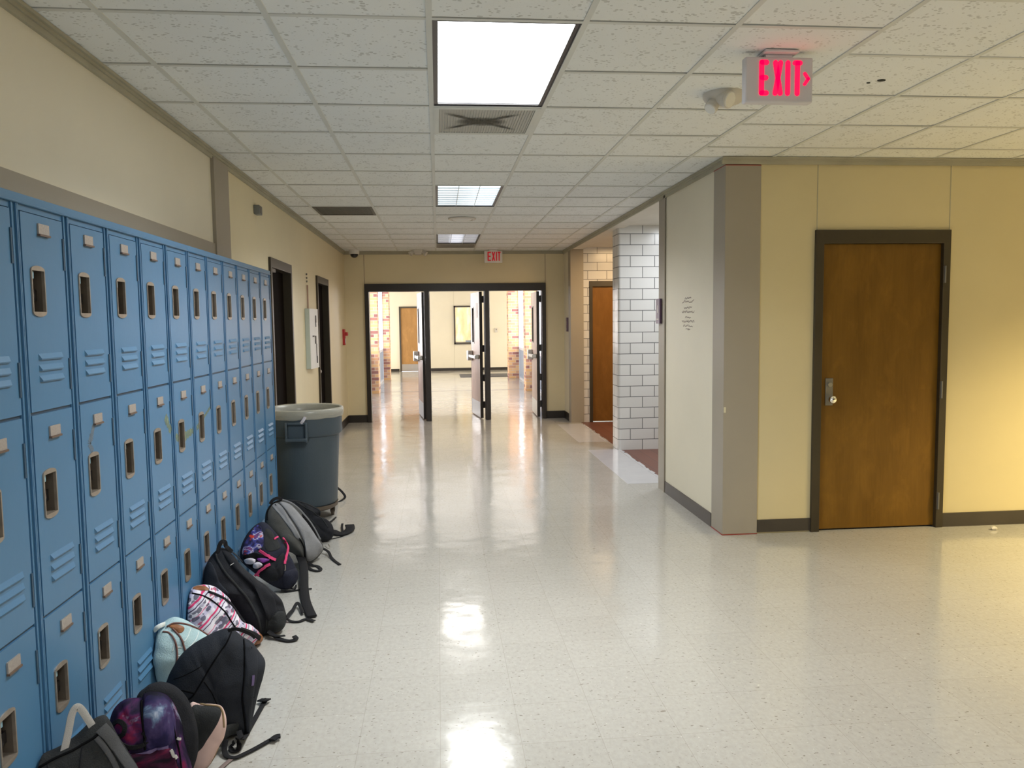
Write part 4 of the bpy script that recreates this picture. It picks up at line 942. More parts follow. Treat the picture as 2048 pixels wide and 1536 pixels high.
# ------------------------------------------------------------------ bags
BAG = {
'gray1':{'piv':(-0.98,2.42),'yaw':35,'lean':8,'th':0.055,'out':[(-0.262,0.303),(-0.231,0.326),(-0.205,0.329),(-0.166,0.335),(-0.131,0.347),(-0.085,0.379),(-0.049,0.386),(-0.033,0.362),(-0.015,0.312),(0.012,0.249),(0.038,0.177),(0.038,0.091),(0.007,0.004),(-0.148,0.004),(-0.256,0.079),(-0.277,0.217)],'b_handle':[(-0.17,0.023,0.31),(-0.161,0.027,0.338),(-0.15,0.033,0.375),(-0.138,0.039,0.419),(-0.125,0.041,0.437),(-0.113,0.04,0.428),(-0.1,0.036,0.4),(-0.087,0.032,0.369),(-0.081,0.029,0.349)],'s_strap':[(-0.067,0.361),(-0.045,0.323),(-0.019,0.263),(0.013,0.186),(0.024,0.096)],'s_strap2':[(-0.083,0.339),(-0.059,0.291),(-0.036,0.228),(-0.022,0.146)],'s_rim':[(-0.245,0.297),(-0.2,0.312),(-0.133,0.324),(-0.077,0.346)],'s_crease':[(-0.119,0.334),(-0.139,0.251),(-0.151,0.166)],'s_crease2':[(-0.211,0.307),(-0.22,0.223)]},
'galaxy2':{'piv':(-0.955,2.6),'yaw':18,'lean':6,'th':0.085,'out':[(-0.143,0.276),(-0.127,0.325),(-0.096,0.348),(-0.069,0.348),(-0.044,0.345),(-0.034,0.356),(-0.008,0.358),(0.025,0.346),(0.048,0.319),(0.064,0.279),(0.077,0.229),(0.085,0.16),(0.101,0.079),(0.102,0.004),(0.078,0.004),(-0.125,0.004),(-0.147,0.033),(-0.149,0.196)],'s_seam':[(-0.042,0.341),(-0.041,0.304),(-0.037,0.254),(-0.036,0.204)],'s_flap':[(-0.096,0.197),(-0.062,0.193),(-0.024,0.193),(0.009,0.195),(0.031,0.196)],'s_flappatch':[(-0.096,0.197),(-0.024,0.193),(0.034,0.193),(0.054,0.15),(0.063,0.081),(0.062,-0.019),(-0.107,-0.009),(-0.118,0.107)],'s_top':[(-0.033,0.349),(0.001,0.352),(0.028,0.339),(0.049,0.306),(0.058,0.25),(0.045,0.203),(0.003,0.198),(-0.03,0.202),(-0.039,0.271)],'s_pull':[(0.034,0.187),(0.039,0.175),(0.049,0.152)],'s_pull2':[(0.056,0.212),(0.065,0.202)],'s_zip':[(0.051,0.151),(0.055,0.1),(0.054,0.016)],'s_zip2':[(0.032,0.323),(0.046,0.27),(0.056,0.209),(0.064,0.165),(0.068,0.114)],'s_strip':[(-0.128,0.289),(-0.11,0.302),(-0.092,0.289),(-0.096,0.266),(-0.115,0.251),(-0.08,0.223),(-0.038,0.221),(-0.028,0.244),(-0.04,0.261)],'s_back':[(-0.033,0.362),(-0.008,0.372),(0.023,0.37),(0.059,0.349),(0.092,0.307),(0.114,0.247),(0.125,0.177),(0.121,0.118),(0.103,0.063),(0.082,-0.058),(-0.035,-0.061),(-0.085,0.182),(-0.064,0.326)]},
'tote3':{'piv':(-0.86,2.765),'yaw':10,'lean':4,'th':0.035,'out':[(-0.044,0.233),(-0.007,0.235),(0.056,0.222),(0.075,0.192),(0.079,0.15),(0.069,0.103),(0.051,0.073),(0.015,0.012),(-0.02,0.004),(-0.064,0.004),(-0.069,0.079)],'s_flap':[(-0.034,0.235),(0.001,0.233),(0.049,0.223),(0.065,0.206),(0.058,0.179),(0.036,0.144),(0.015,0.115),(-0.006,0.087),(-0.038,0.075),(-0.05,0.166)],'s_edge':[(-0.007,0.235),(0.049,0.223),(0.065,0.208),(0.07,0.184),(0.072,0.148)],'s_edge2':[(0.051,0.072),(0.019,0.015),(-0.013,-0.037)]},
'black4':{'piv':(-0.83,2.985),'yaw':14,'lean':6,'th':0.085,'out':[(-0.228,0.192),(-0.212,0.25),(-0.192,0.291),(-0.153,0.344),(-0.096,0.381),(-0.027,0.407),(0.021,0.41),(0.063,0.371),(0.095,0.347),(0.115,0.315),(0.141,0.267),(0.133,0.213),(0.112,0.149),(0.09,0.065),(0.076,0.004),(0.049,0.004),(0.004,0.004),(-0.053,0.004),(-0.141,0.012),(-0.207,0.099)],'s_seam':[(0.022,0.404),(0.001,0.369),(-0.037,0.324),(-0.079,0.262),(-0.101,0.228),(-0.125,0.198),(-0.152,0.187)],'s_seam2':[(0.065,0.365),(0.067,0.32),(0.062,0.244),(0.052,0.165),(0.056,0.091),(0.059,0.023),(0.053,-0.032)],'s_pocket':[(0.07,0.355),(0.097,0.339),(0.113,0.314),(0.112,0.255),(0.101,0.199),(0.089,0.124),(0.076,0.029),(0.064,-0.007),(0.06,0.09),(0.055,0.168),(0.065,0.263)],'s_zipline':[(0.093,0.336),(0.09,0.259),(0.081,0.164)],'s_cross':[(0.057,0.16),(0.077,0.155),(0.095,0.152)],'s_dart':[(-0.157,0.228),(-0.133,0.22),(-0.112,0.211)],'s_tag':[(0.091,0.243),(0.085,0.209)],'s_fold':[(-0.079,0.247),(-0.054,0.201),(-0.036,0.145),(-0.028,0.086)],'s_crease':[(-0.184,0.264),(-0.131,0.284),(-0.086,0.305)],'b_handle':[(0.011,-0.006,0.418),(0.036,-0.016,0.426),(0.068,-0.017,0.413),(0.096,-0.009,0.391),(0.107,-0.001,0.374)],'f_strap':[(0.036,-0.09,0.06),(0.046,-0.135,0.05),(0.064,-0.018,0.012),(0.092,0.081,0.008),(0.125,0.19,0.008),(0.138,0.227,0.01)],'f_strapend':[(0.117,0.24,0.012),(0.138,0.215,0.02),(0.151,0.237,0.012)],'f_strap2':[(-0.01,-0.114,0.05),(-0.016,-0.135,0.02),(-0.007,-0.159,0.008),(0.02,-0.18,0.008),(0.055,-0.164,0.008),(0.1,-0.134,0.008),(0.142,-0.101,0.008),(0.16,-0.089,0.008)],'f_strap2end':[(0.152,-0.113,0.014),(0.17,-0.093,0.014),(0.184,-0.091,0.012)],'f_loop':[(0.018,-0.108,0.03),(0.006,-0.107,0.012),(0.013,-0.131,0.008),(0.031,-0.13,0.008),(0.035,-0.095,0.012),(0.029,-0.109,0.04)],'f_brown':[(0.017,-0.171,0.006),(-0.005,-0.198,0.006),(-0.03,-0.236,0.006),(-0.046,-0.276,0.006)],'b_wide':[(0.029,-0.055,0.055),(-0.004,-0.093,0.069),(-0.047,-0.124,0.059),(-0.084,-0.156,0.045),(-0.111,-0.178,0.025)]},
'mint5':{'piv':(-1.04,3.33),'yaw':38,'lean':12,'th':0.09,'out':[(-0.18,0.267),(-0.164,0.303),(-0.135,0.332),(-0.105,0.347),(-0.063,0.355),(-0.012,0.324),(0.037,0.272),(0.067,0.23),(0.075,0.176),(0.035,0.113),(-0.026,0.054),(-0.119,0.057),(-0.159,0.097),(-0.185,0.16),(-0.198,0.215)],'s_pipe':[(-0.111,0.33),(-0.086,0.336),(-0.054,0.327),(-0.016,0.306),(0.023,0.276),(0.055,0.242)],'s_pipe2':[(-0.133,0.315),(-0.114,0.306),(-0.103,0.278),(-0.1,0.233),(-0.108,0.184),(-0.122,0.151),(-0.137,0.11)],'s_pipe3':[(-0.096,0.319),(-0.08,0.284),(-0.072,0.24),(-0.067,0.201)],'s_patch':[(-0.107,0.333),(-0.076,0.331),(-0.053,0.314),(-0.059,0.299),(-0.076,0.295),(-0.093,0.312)],'s_st1':[(-0.024,0.298),(-0.047,0.275),(-0.07,0.26)],'s_st2':[(0.008,0.276),(-0.024,0.247),(-0.068,0.222)],'s_st3':[(0.037,0.251),(0.002,0.227),(-0.056,0.202)],'s_st4':[(-0.101,0.246),(-0.081,0.24),(-0.07,0.239)],'s_st5':[(-0.105,0.212),(-0.085,0.206),(-0.069,0.197)],'s_gather':[(-0.145,0.318),(-0.141,0.28),(-0.142,0.239),(-0.157,0.182)],'b_loop':[(-0.16,0.038,0.324),(-0.157,0.021,0.34),(-0.138,0.022,0.346),(-0.116,0.042,0.34)],'s_st6':[(-0.111,0.297),(-0.106,0.266),(-0.118,0.232)]},
'white6':{'piv':(-0.985,3.8),'yaw':42,'lean':14,'th':0.09,'out':[(-0.26,0.222),(-0.245,0.299),(-0.22,0.341),(-0.179,0.356),(-0.125,0.352),(-0.079,0.326),(-0.037,0.274),(-0.007,0.208),(0.027,0.132),(0.065,0.104),(0.096,0.065),(0.113,0.021),(0.089,0.004),(0.043,0.004),(-0.057,0.004),(-0.151,0.038),(-0.226,0.101),(-0.257,0.163)],'s_seam':[(-0.213,0.335),(-0.158,0.299),(-0.113,0.246),(-0.078,0.182),(-0.05,0.118)],'s_seam2':[(-0.143,0.321),(-0.087,0.28),(-0.044,0.232),(-0.008,0.169),(0.012,0.132)],'s_patch':[(-0.194,0.349),(-0.168,0.359),(-0.141,0.349),(-0.134,0.328),(-0.158,0.33)],'s_base':[(0.05,0.016),(0.077,0.047),(0.096,0.063),(0.114,0.026),(0.103,-0.001),(0.081,-0.021),(0.051,-0.021)],'s_strap':[(-0.033,0.113),(-0.005,0.095),(0.033,0.07),(0.07,0.039)],'s_strap2':[(0.012,0.132),(-0.006,0.154),(-0.034,0.217)]},
'black7':{'piv':(-0.9,3.97),'yaw':30,'lean':16,'th':0.095,'out':[(-0.286,0.288),(-0.268,0.37),(-0.241,0.422),(-0.203,0.462),(-0.165,0.476),(-0.131,0.444),(-0.1,0.391),(-0.063,0.341),(-0.0,0.27),(0.057,0.208),(0.095,0.159),(0.111,0.099),(0.097,0.031),(0.06,0.004),(0.002,0.004),(-0.052,0.011),(-0.087,0.073),(-0.15,0.174),(-0.204,0.232),(-0.268,0.26)],'s_side':[(-0.284,0.288),(-0.267,0.363),(-0.239,0.417),(-0.227,0.375),(-0.215,0.311),(-0.183,0.247),(-0.208,0.238),(-0.268,0.265)],'s_ridge':[(-0.204,0.455),(-0.204,0.408),(-0.18,0.341),(-0.128,0.256),(-0.087,0.185),(-0.059,0.104),(-0.042,0.033)],'s_ridge2':[(-0.151,0.445),(-0.118,0.384),(-0.075,0.321),(-0.039,0.263),(-0.016,0.182),(-0.013,0.081),(-0.016,0.02)],'s_pocket':[(-0.179,0.456),(-0.15,0.45),(-0.113,0.383),(-0.069,0.329),(-0.014,0.263),(0.03,0.198),(0.047,0.131),(0.025,0.06),(-0.011,0.081),(-0.025,0.172),(-0.066,0.256),(-0.12,0.329),(-0.162,0.392)],'s_pouch':[(0.005,0.102),(0.052,0.112),(0.095,0.095),(0.092,0.037),(0.059,0.002),(0.012,0.0),(-0.01,0.043)],'s_logo':[(-0.163,0.378),(-0.143,0.384)],'s_light':[(-0.145,0.434),(-0.127,0.411),(-0.108,0.382)],'b_handle':[(-0.197,0.096,0.443),(-0.191,0.094,0.473),(-0.179,0.091,0.497),(-0.162,0.09,0.494),(-0.157,0.094,0.472),(-0.144,0.089,0.455),(-0.129,0.094,0.436)],'f_foot':[(-0.006,-0.044,0.04),(0.014,-0.06,0.02),(0.034,-0.102,0.008),(0.064,-0.149,0.006),(0.097,-0.156,0.01),(0.094,-0.137,0.02)],'f_foot2':[(-0.002,-0.063,0.03),(0.028,-0.087,0.02),(0.064,-0.091,0.015)],'f_strapB':[(0.259,0.018,0.01),(0.237,0.076,0.008),(0.196,0.07,0.006),(0.166,0.093,0.006),(0.145,0.108,0.02),(0.129,0.092,0.05)],'f_strapC':[(0.119,0.063,0.04),(0.169,0.146,0.03),(0.219,0.224,0.02),(0.263,0.281,0.03),(0.269,0.253,0.02),(0.249,0.153,0.015)]},
'navy8':{'piv':(-0.97,4.62),'yaw':32,'lean':14,'th':0.085,'out':[(-0.195,0.235),(-0.181,0.307),(-0.135,0.375),(-0.077,0.418),(-0.028,0.419),(0.014,0.367),(0.049,0.307),(0.086,0.211),(0.114,0.14),(0.125,0.078),(0.106,0.034),(0.066,0.007),(0.012,0.019),(-0.057,0.071),(-0.128,0.144),(-0.174,0.196)],'s_print':[(-0.19,0.257),(-0.175,0.312),(-0.133,0.368),(-0.083,0.413),(-0.069,0.381),(-0.08,0.295),(-0.112,0.271),(-0.152,0.256)],'s_pink1':[(-0.103,0.27),(-0.074,0.241),(-0.048,0.213),(-0.026,0.197)],'s_pink2':[(-0.017,0.316),(0.014,0.322)],'s_pink3':[(0.036,0.303),(0.061,0.278),(0.054,0.25),(0.036,0.208),(0.021,0.164)],'s_pink4':[(-0.064,0.18),(-0.095,0.169),(-0.116,0.144),(-0.117,0.11)],'s_open':[(-0.19,0.251),(-0.137,0.259),(-0.082,0.231),(-0.049,0.201),(-0.088,0.179),(-0.134,0.165),(-0.173,0.202)],'s_cont':[(-0.187,0.228),(-0.158,0.233),(-0.131,0.217),(-0.145,0.196),(-0.173,0.202)],'s_cont2':[(-0.145,0.196),(-0.12,0.203),(-0.099,0.182),(-0.119,0.165),(-0.142,0.173)],'s_cont3':[(-0.127,0.222),(-0.089,0.22),(-0.055,0.202),(-0.098,0.193)],'s_flap':[(-0.058,0.179),(0.027,0.228),(0.033,0.185),(0.01,0.101),(-0.042,0.071),(-0.092,0.099),(-0.105,0.139)],'s_bottom':[(0.011,0.107),(0.072,0.124),(0.118,0.121),(0.125,0.078),(0.104,0.038),(0.063,0.014),(0.02,0.029)],'s_pull':[(0.018,0.159),(0.016,0.124)],'s_mesh':[(-0.057,0.379),(-0.02,0.367),(0.012,0.308),(0.018,0.259),(-0.05,0.248),(-0.076,0.276)],'f_low':[(0.008,-0.022,0.02),(0.043,-0.032,0.006),(0.1,-0.045,0.006),(0.177,-0.075,0.006)],'f_low2':[(0.038,0.007,0.03),(0.086,-0.026,0.01),(0.123,0.035,0.01)]},
'gray9':{'piv':(-0.9,5.17),'yaw':26,'lean':14,'th':0.09,'out':[(-0.238,0.302),(-0.225,0.372),(-0.189,0.419),(-0.128,0.441),(-0.071,0.42),(-0.009,0.369),(0.038,0.303),(0.076,0.217),(0.109,0.139),(0.124,0.09),(0.11,0.053),(0.054,0.009),(0.002,0.004),(-0.031,0.023),(-0.072,0.075),(-0.121,0.109),(-0.18,0.177),(-0.218,0.247)],'s_light':[(-0.123,0.424),(-0.079,0.398),(-0.024,0.324),(0.025,0.245),(0.07,0.162),(0.113,0.085),(0.099,0.051),(0.014,0.009),(-0.015,0.053),(-0.021,0.126),(-0.046,0.209),(-0.083,0.293),(-0.122,0.371),(-0.143,0.42)],'s_band':[(-0.193,0.407),(-0.156,0.421),(-0.117,0.35),(-0.079,0.266),(-0.047,0.189),(-0.044,0.162),(-0.075,0.18),(-0.113,0.255),(-0.158,0.336)],'s_pipe':[(-0.17,0.41),(-0.137,0.347),(-0.093,0.262),(-0.055,0.184),(-0.028,0.121),(-0.019,0.047)],'s_pipe2':[(-0.23,0.32),(-0.218,0.377),(-0.179,0.418),(-0.129,0.431)],'s_rim':[(-0.128,0.438),(-0.081,0.412),(-0.03,0.365),(0.017,0.299),(0.057,0.227),(0.096,0.141)],'s_net':[(-0.004,0.348),(0.031,0.3),(0.067,0.225),(0.088,0.169),(0.069,0.152),(0.023,0.225),(-0.011,0.29)],'s_pocket':[(-0.118,0.213),(-0.064,0.159),(-0.037,0.096),(-0.042,0.045),(-0.097,0.092),(-0.156,0.154),(-0.164,0.207)],'b_handle':[(-0.202,0.072,0.414),(-0.183,0.068,0.439),(-0.15,0.07,0.447),(-0.122,0.077,0.432)],'f_strapA':[(-0.04,-0.004,0.06),(-0.064,-0.155,0.05),(-0.115,-0.346,0.04),(-0.166,-0.516,0.02),(-0.213,-0.703,0.01),(-0.244,-0.869,0.01),(-0.26,-0.978,0.012)],'f_loop':[(0.003,-0.034,0.02),(0.013,-0.087,0.012),(0.04,-0.107,0.006),(0.04,-0.182,0.006),(0.013,-0.213,0.006),(-0.015,-0.158,0.006),(-0.019,-0.083,0.01)],'f_tail':[(0.139,0.137,0.05),(0.165,0.132,0.04),(0.179,0.078,0.03),(0.177,0.022,0.01),(0.174,-0.068,0.006),(0.177,-0.16,0.006)],'f_ring':[(0.173,0.131,0.06),(0.185,0.106,0.05),(0.215,0.156,0.04),(0.206,0.167,0.06)]},
'black10':{'piv':(-0.86,5.66),'yaw':14,'lean':30,'th':0.07,'out':[(-0.253,0.332),(-0.193,0.341),(-0.106,0.31),(-0.023,0.264),(0.003,0.231),(-0.007,0.194),(0.044,0.159),(0.074,0.126),(0.083,0.065),(0.051,0.016),(-0.021,0.008),(-0.107,0.04),(-0.189,0.115),(-0.246,0.214)],'s_fold':[(-0.177,0.302),(-0.093,0.241),(-0.015,0.18),(0.039,0.092)],'s_fold2':[(-0.147,0.223),(-0.074,0.156),(-0.015,0.082)],'s_rim':[(-0.229,0.322),(-0.124,0.297),(-0.025,0.242),(-0.006,0.202)],'f_strap':[(0.036,0.195,0.05),(0.09,0.231,0.02),(0.134,0.163,0.01),(0.18,0.174,0.01),(0.226,0.239,0.02),(0.234,0.322,0.03)],'f_strap2':[(0.038,0.287,0.05),(0.085,0.447,0.03),(0.129,0.575,0.015),(0.175,0.699,0.01)],'f_cord':[(-0.007,0.073,0.01),(0.057,0.067,0.005),(0.133,0.094,0.005),(0.196,0.157,0.005)],'f_tab':[(0.165,0.172,0.012),(0.175,0.315,0.014),(0.193,0.428,0.02)]},
'black11':{'piv':(-1.08,7.16),'yaw':10,'lean':12,'th':0.09,'out':[(-0.06,0.44),(0.04,0.481),(0.118,0.407),(0.128,0.2),(0.131,0.04),(0.067,0.004),(-0.154,0.01),(-0.193,0.175),(-0.165,0.355)],'f_strap':[(0.11,0.11,0.09),(0.148,-0.038,0.08),(0.18,-0.082,0.05),(0.195,-0.119,0.02),(0.165,-0.171,0.006),(0.127,-0.22,0.006),(0.093,-0.211,0.02)]},
}
class Bag:
    def __init__(s, key, name, label, cat, m, p=3.2, q=2.0, wr=.008, back=.8, edge=None, er=.004):
        d = s.d = BAG[key]; s.yaw = math.radians(d['yaw']); s.lean = math.radians(d['lean'])
        s.root = thing(name, (d['piv'][0], d['piv'][1], 0), label, cat, 'school bags left along the lockers'); s.root.rotation_euler = (0, 0, s.yaw)
        s.N = Vector((0, -math.cos(s.lean), math.sin(s.lean))); s.V = Vector((0, math.sin(s.lean), math.cos(s.lean)))
        out = [Vector((a, b_)) for a, b_ in [(v.x, v.y) for v in smooth_path([(u, v, 0) for u, v in d['out']], 5, True)]]
        out = [Vector((a.x, max(a.y, .004))) for a in out]; n = len(out)
        A = 0; c = Vector((0, 0))
        for i in range(n):
            a, b_ = out[i], out[(i+1) % n]; cr = a.x*b_.y-b_.x*a.y; A += cr; c += (a+b_)*cr
        c = c/(3*A); th = d['th']; K = 11; vs = []; fs = []
        rng = Vector((random.uniform(-9, 9), random.uniform(-9, 9), random.uniform(-9, 9)))
        prof = [math.sin(k/K*pi/2) for k in range(K+1)]   # 0 = centre, 1 = edge
        def pos(p2, dep, sgn):
            P = s.at(p2.x, p2.y)
            wv = noise.noise(P*11+rng)*wr+noise.noise(P*27+rng)*wr*.5
            fold = abs(noise.noise(Vector((P.x*8+P.z*3, P.y*8, P.z*3))+rng)); wv -= max(0, .12-fold)*wr*7
            return s.clamp(P+s.N*(sgn*dep+(wv if dep > th*.15 else wv*.3)))
        for sgn, sc in ((1, 1.), (-1, back)):
            o = len(vs); vs.append(pos(c, th*sc, sgn))
            for k in range(1, K+1):
                t_ = prof[k]; dep = th*sc*max(0, 1-t_**p)**(1/q)
                if k == K: dep = 0
                for i in range(n): vs.append(pos(c+(out[i]-c)*t_, dep, sgn))
            for i in range(n): fs.append((o, o+1+i, o+1+(i+1) % n))
            for k in range(K-1):
                for i in range(n): a = o+1+k*n+i; b_ = o+1+k*n+(i+1) % n; fs.append((a, a+n, b_+n, b_))
        mb = MB(); mb.add(vs, fs)
        s.body = build('bag_body', mb, m, s.root, origin=(0, 0, 0), smooth=180)
        bm = bmesh.new(); bm.from_mesh(s.body.data); bmesh.ops.remove_doubles(bm, verts=bm.verts, dist=.0004); bmesh.ops.recalc_face_normals(bm, faces=bm.faces); bm.to_mesh(s.body.data); bm.free()
        s.bvh = BVHTree.FromPolygons([Vector(v) for v in vs], fs)
        s.out = out; s.c = c
        if edge: s.tube('piping', [ (o_.x, o_.y) for o_ in out ]+[(out[0].x, out[0].y)], edge, er, raw=True)
    def at(s, u, v): return Vector((u, 0, 0))+s.V*v
    def clamp(s, P, zmin=.003):
        cy, sy = math.cos(s.yaw), math.sin(s.yaw); X = s.d['piv'][0]+cy*P.x-sy*P.y
        if X < -1.182: dlt = -1.182-X; P = Vector((P.x+cy*dlt, P.y-sy*dlt, P.z))
        if P.z < zmin: P = Vector((P.x, P.y, zmin))
        return P
    def snap(s, u, v, eps=0.):
        P = s.at(u, v); h = s.bvh.ray_cast(P+s.N*.5, -s.N)
        if h[0] is None:
            h = s.bvh.find_nearest(P); nn = s.N
            return h[0]+nn*eps, nn
        nn = h[1] if h[1].dot(s.N) > 0 else -h[1]
        return h[0]+nn*eps, nn
    def get(s, pts): return s.d[pts] if isinstance(pts, str) else pts
    def tube(s, name, pts, m, r=.003, raw=False, parent=None):
        P = s.get(pts); Q = [(v.x, v.y) for v in smooth_path([(a, b_, 0) for a, b_ in P], 5)] if not raw else P
        W = [s.clamp(s.at(u, v), .005) if raw else s.clamp(s.snap(u, v, r*.3)[0], .005) for u, v in Q]
        mb = MB().sweep(W, r, r, None, 7); return build(name, mb, m, parent or s.root, origin=(0, 0, 0), smooth=180)
    def band(s, name, pts, m, w, t=.003, parent=None, lift=.001):
        P = s.get(pts); Q = [(v.x, v.y) for v in smooth_path([(a, b_, 0) for a, b_ in P], 5)]
        H = [s.snap(u, v, t*.5+lift) for u, v in Q]
        return s.strip(name, [s.clamp(h[0]) for h in H], [h[1] for h in H], m, w, t, parent)
    def strip(s, name, W, Ns, m, w, t, parent=None):
        mb = MB(); seg = 8; n = len(W); vs = []
        for i in range(n):
            tg = (W[min(i+1, n-1)]-W[max(i-1, 0)]); tg = tg.normalized() if tg.length > 1e-8 else Vector((1, 0, 0))
            q = Ns[i].cross(tg); q = q.normalized() if q.length > 1e-4 else tg.orthogonal().normalized(); nn = tg.cross(q)
            for a, b_ in ((1, .6), (.9, 1), (-.9, 1), (-1, .6), (-1, -.6), (-.9, -1), (.9, -1), (1, -.6)):
                p_ = W[i]+q*(w/2*a)+nn*(t/2*b_); vs.append(Vector((p_.x, p_.y, max(p_.z, .0015))))
        fs = [(i*seg+k, i*seg+(k+1) % seg, (i+1)*seg+(k+1) % seg, (i+1)*seg+k) for i in range(n-1) for k in range(seg)]
        fs += [tuple(range(seg)), tuple((n-1)*seg+k for k in range(seg))]
        mb.add(vs, fs); return build(name, mb, m, parent or s.root, origin=(0, 0, 0), smooth=50)
    def free(s, name, pts, m, w, t=.003, nrm=None, parent=None, n=5):
        W = smooth_path([Vector(p) for p in s.get(pts)], n); W = [s.clamp(p, .004) for p in W]
        if nrm is None: nrm = s.N
        Ns = [Vector(nrm).normalized()]*len(W)
        if nrm == 'z': pass
        return s.strip(name, W, Ns, m, w, t, parent)
    def floor(s, name, pts, m, w, t=.003, parent=None):
        W = smooth_path([Vector(p) for p in s.get(pts)], 5); W = [s.clamp(p, .004) for p in W]
        Ns = [(Vector((0, 0, 1)) if p.z < .02 else Vector((0, -.35, .8))).normalized() for p in W]
        return s.strip(name, W, Ns, m, w, t, parent)
    def patch(s, name, pts, m, bulge=.008, parent=None, sink=.003, p=3., wr=.002):
        P = s.get(pts); out = [Vector((v.x, v.y)) for v in smooth_path([(a, b_, 0) for a, b_ in P], 5, True)]; n = len(out)
        c = sum(out, Vector((0, 0)))/n; K = 7; vs = []; fs = []
        def pos(p2, h):
            q, nn = s.snap(p2.x, max(p2.y, .004)); return s.clamp(q+s.N*(h+noise.noise(q*23)*wr))
        vs.append(pos(c, bulge))
        for k in range(1, K+1):
            t_ = math.sin(k/K*pi/2); h = bulge*max(0, 1-t_**p)**.5 if k < K else -sink
            for o in out: vs.append(pos(c+(o-c)*t_, h))
        for i in range(n): fs.append((0, 1+i, 1+(i+1) % n))
        for k in range(K-1):
            for i in range(n): a = 1+k*n+i; b_ = 1+k*n+(i+1) % n; fs.append((a, a+n, b_+n, b_))
        # close it behind
        o = len(vs); vs.append(pos(c, -sink-.004)); fs += [(o, 1+(K-1)*n+(i+1) % n, 1+(K-1)*n+i) for i in range(n)]
        mb = MB(); mb.add(vs, fs); return build(name, mb, m, parent or s.root, origin=(0, 0, 0), smooth=180)
    def stitch(s, *a, **k): return s.tube(*a, **k)

random.seed(21)
b = Bag('gray1', 'tote_bag', 'charcoal bag with a pale grey loop handle, nearest in the row', 'bag', M['charcoal'], 4, 2, .007)
b.free('loop_handle', 'b_handle', M['loopgrey'], .021, .004)
b.band('shoulder_strap', 's_strap', M['webbing'], .036, .006); b.band('side_band', 's_strap2', M['webbing'], .016, .004)
b.tube('rim_seam', 's_rim', M['seam'], .004); b.tube('crease_seam', 's_crease', M['blackcloth'], .002); b.tube('crease_seam', 's_crease2', M['blackcloth'], .002)

b = Bag('galaxy2', 'backpack', 'purple and red galaxy print backpack beside the charcoal bag', 'backpack', M['galaxy'], 3, 2, .012)
mb_ = MB(); so = smooth_path([(u, max(v, .004), 0) for u, v in b.d['s_back']], 5, True); cc = sum(so, Vector((0, 0, 0)))/len(so); n = len(so); vs = []; fs = []
for dep, scl in ((.0, .85), (-.018, 1.), (-.05, 1.), (-.072, .85)):
    for q in so: w = cc+(q-cc)*scl; vs.append(b.clamp(b.at(w.x, max(w.y, .004))+b.N*dep))
for k in range(3):
    for i in range(n): fs.append((k*n+i, k*n+(i+1) % n, (k+1)*n+(i+1) % n, (k+1)*n+i))
fs += [tuple(range(n)), tuple(3*n+i for i in range(n))]
mb_.add(vs, fs); build('back_panel', mb_, M['blackcloth'], b.root, origin=(0, 0, 0), smooth=60)
pk = b.patch('front_pocket', 's_flappatch', M['galaxyred'], .022); b.band('pocket_flap', 's_flap', M['purpletag'], .012, .004)
b.patch('top_pocket', 's_top', M['galaxyblue'], .012); b.tube('seam', 's_seam', M['seam'], .004)
b.tube('zipper', 's_zip', M['seam'], .004); b.tube('zipper', 's_zip2', M['seam'], .003)
b.band('zipper_pull', 's_pull', M['loopgrey'], .010, .005, lift=.012); b.band('zipper_pull', 's_pull2', M['loopgrey'], .008, .004, lift=.004)
b.band('grab_loop', 's_strip', M['blackweb'], .014, .005)

b = Bag('tote3', 'pouch_bag', 'pale pink pouch with a charcoal flap and tan edge', 'pouch', M['palepink'], 4, 2, .003, .6)
b.patch('flap', 's_flap', M['charcoal'], .004, wr=.0005, p=8); b.tube('edge_binding', 's_edge', M['tanedge'], .0035); b.tube('edge_binding', 's_edge2', M['tanedge'], .003)

b = Bag('black4', 'backpack', 'big plain black backpack with a small violet label and long trailing straps', 'backpack', M['charcoal2'], 3.6, 2, .010, .7)
b.tube('seam', 's_seam', M['seam'], .003); b.tube('seam', 's_seam2', M['seam'], .0035); b.tube('seam', 's_cross', M['seam'], .002); b.tube('seam', 's_dart', M['seam'], .003); b.tube('seam', 's_fold', M['seam'], .002); b.tube('seam', 's_crease', M['seam'], .0015)
fp = b.patch('front_pocket', 's_pocket', M['charcoal2'], .012); b.tube('zipper', 's_zipline', M['seam'], .002, parent=fp); b.band('label_tag', 's_tag', M['purpletag'], .010, .003, lift=.012, parent=fp)
b.free('grab_handle', 'b_handle', M['blackweb'], .013, .004)
b.free('shoulder_strap', 'b_wide', M['charcoal'], .042, .010)
st = b.floor('strap', 'f_strap', M['blackweb'], .020, .004); b.floor('strap_tab', 'f_strapend', M['blackweb'], .026, .006, parent=st)
st = b.floor('strap', 'f_strap2', M['blackweb'], .019, .004); b.floor('strap_tab', 'f_strap2end', M['blackweb'], .028, .006, parent=st)
b.floor('strap', 'f_loop', M['blackweb'], .018, .004); b.floor('strap', 'f_brown', M['brownstrap'], .018, .003)

b = Bag('mint5', 'backpack', 'mint backpack with white stripes and dark brown piping', 'backpack', M['minthook'], 3, 2, .012)
for k_ in ('s_pipe', 's_pipe2', 's_pipe3'): b.tube('piping', k_, M['piping'], .0042)
b.patch('leather_patch', 's_patch', M['leather'], .004, wr=.0005)
for k_ in ('s_st1', 's_st2', 's_st3', 's_st4', 's_st5', 's_st6'): b.tube('stripe', k_, M['whitestripe'], .0018)
b.free('grab_loop', 'b_loop', M['whitestripe'], .018, .005)

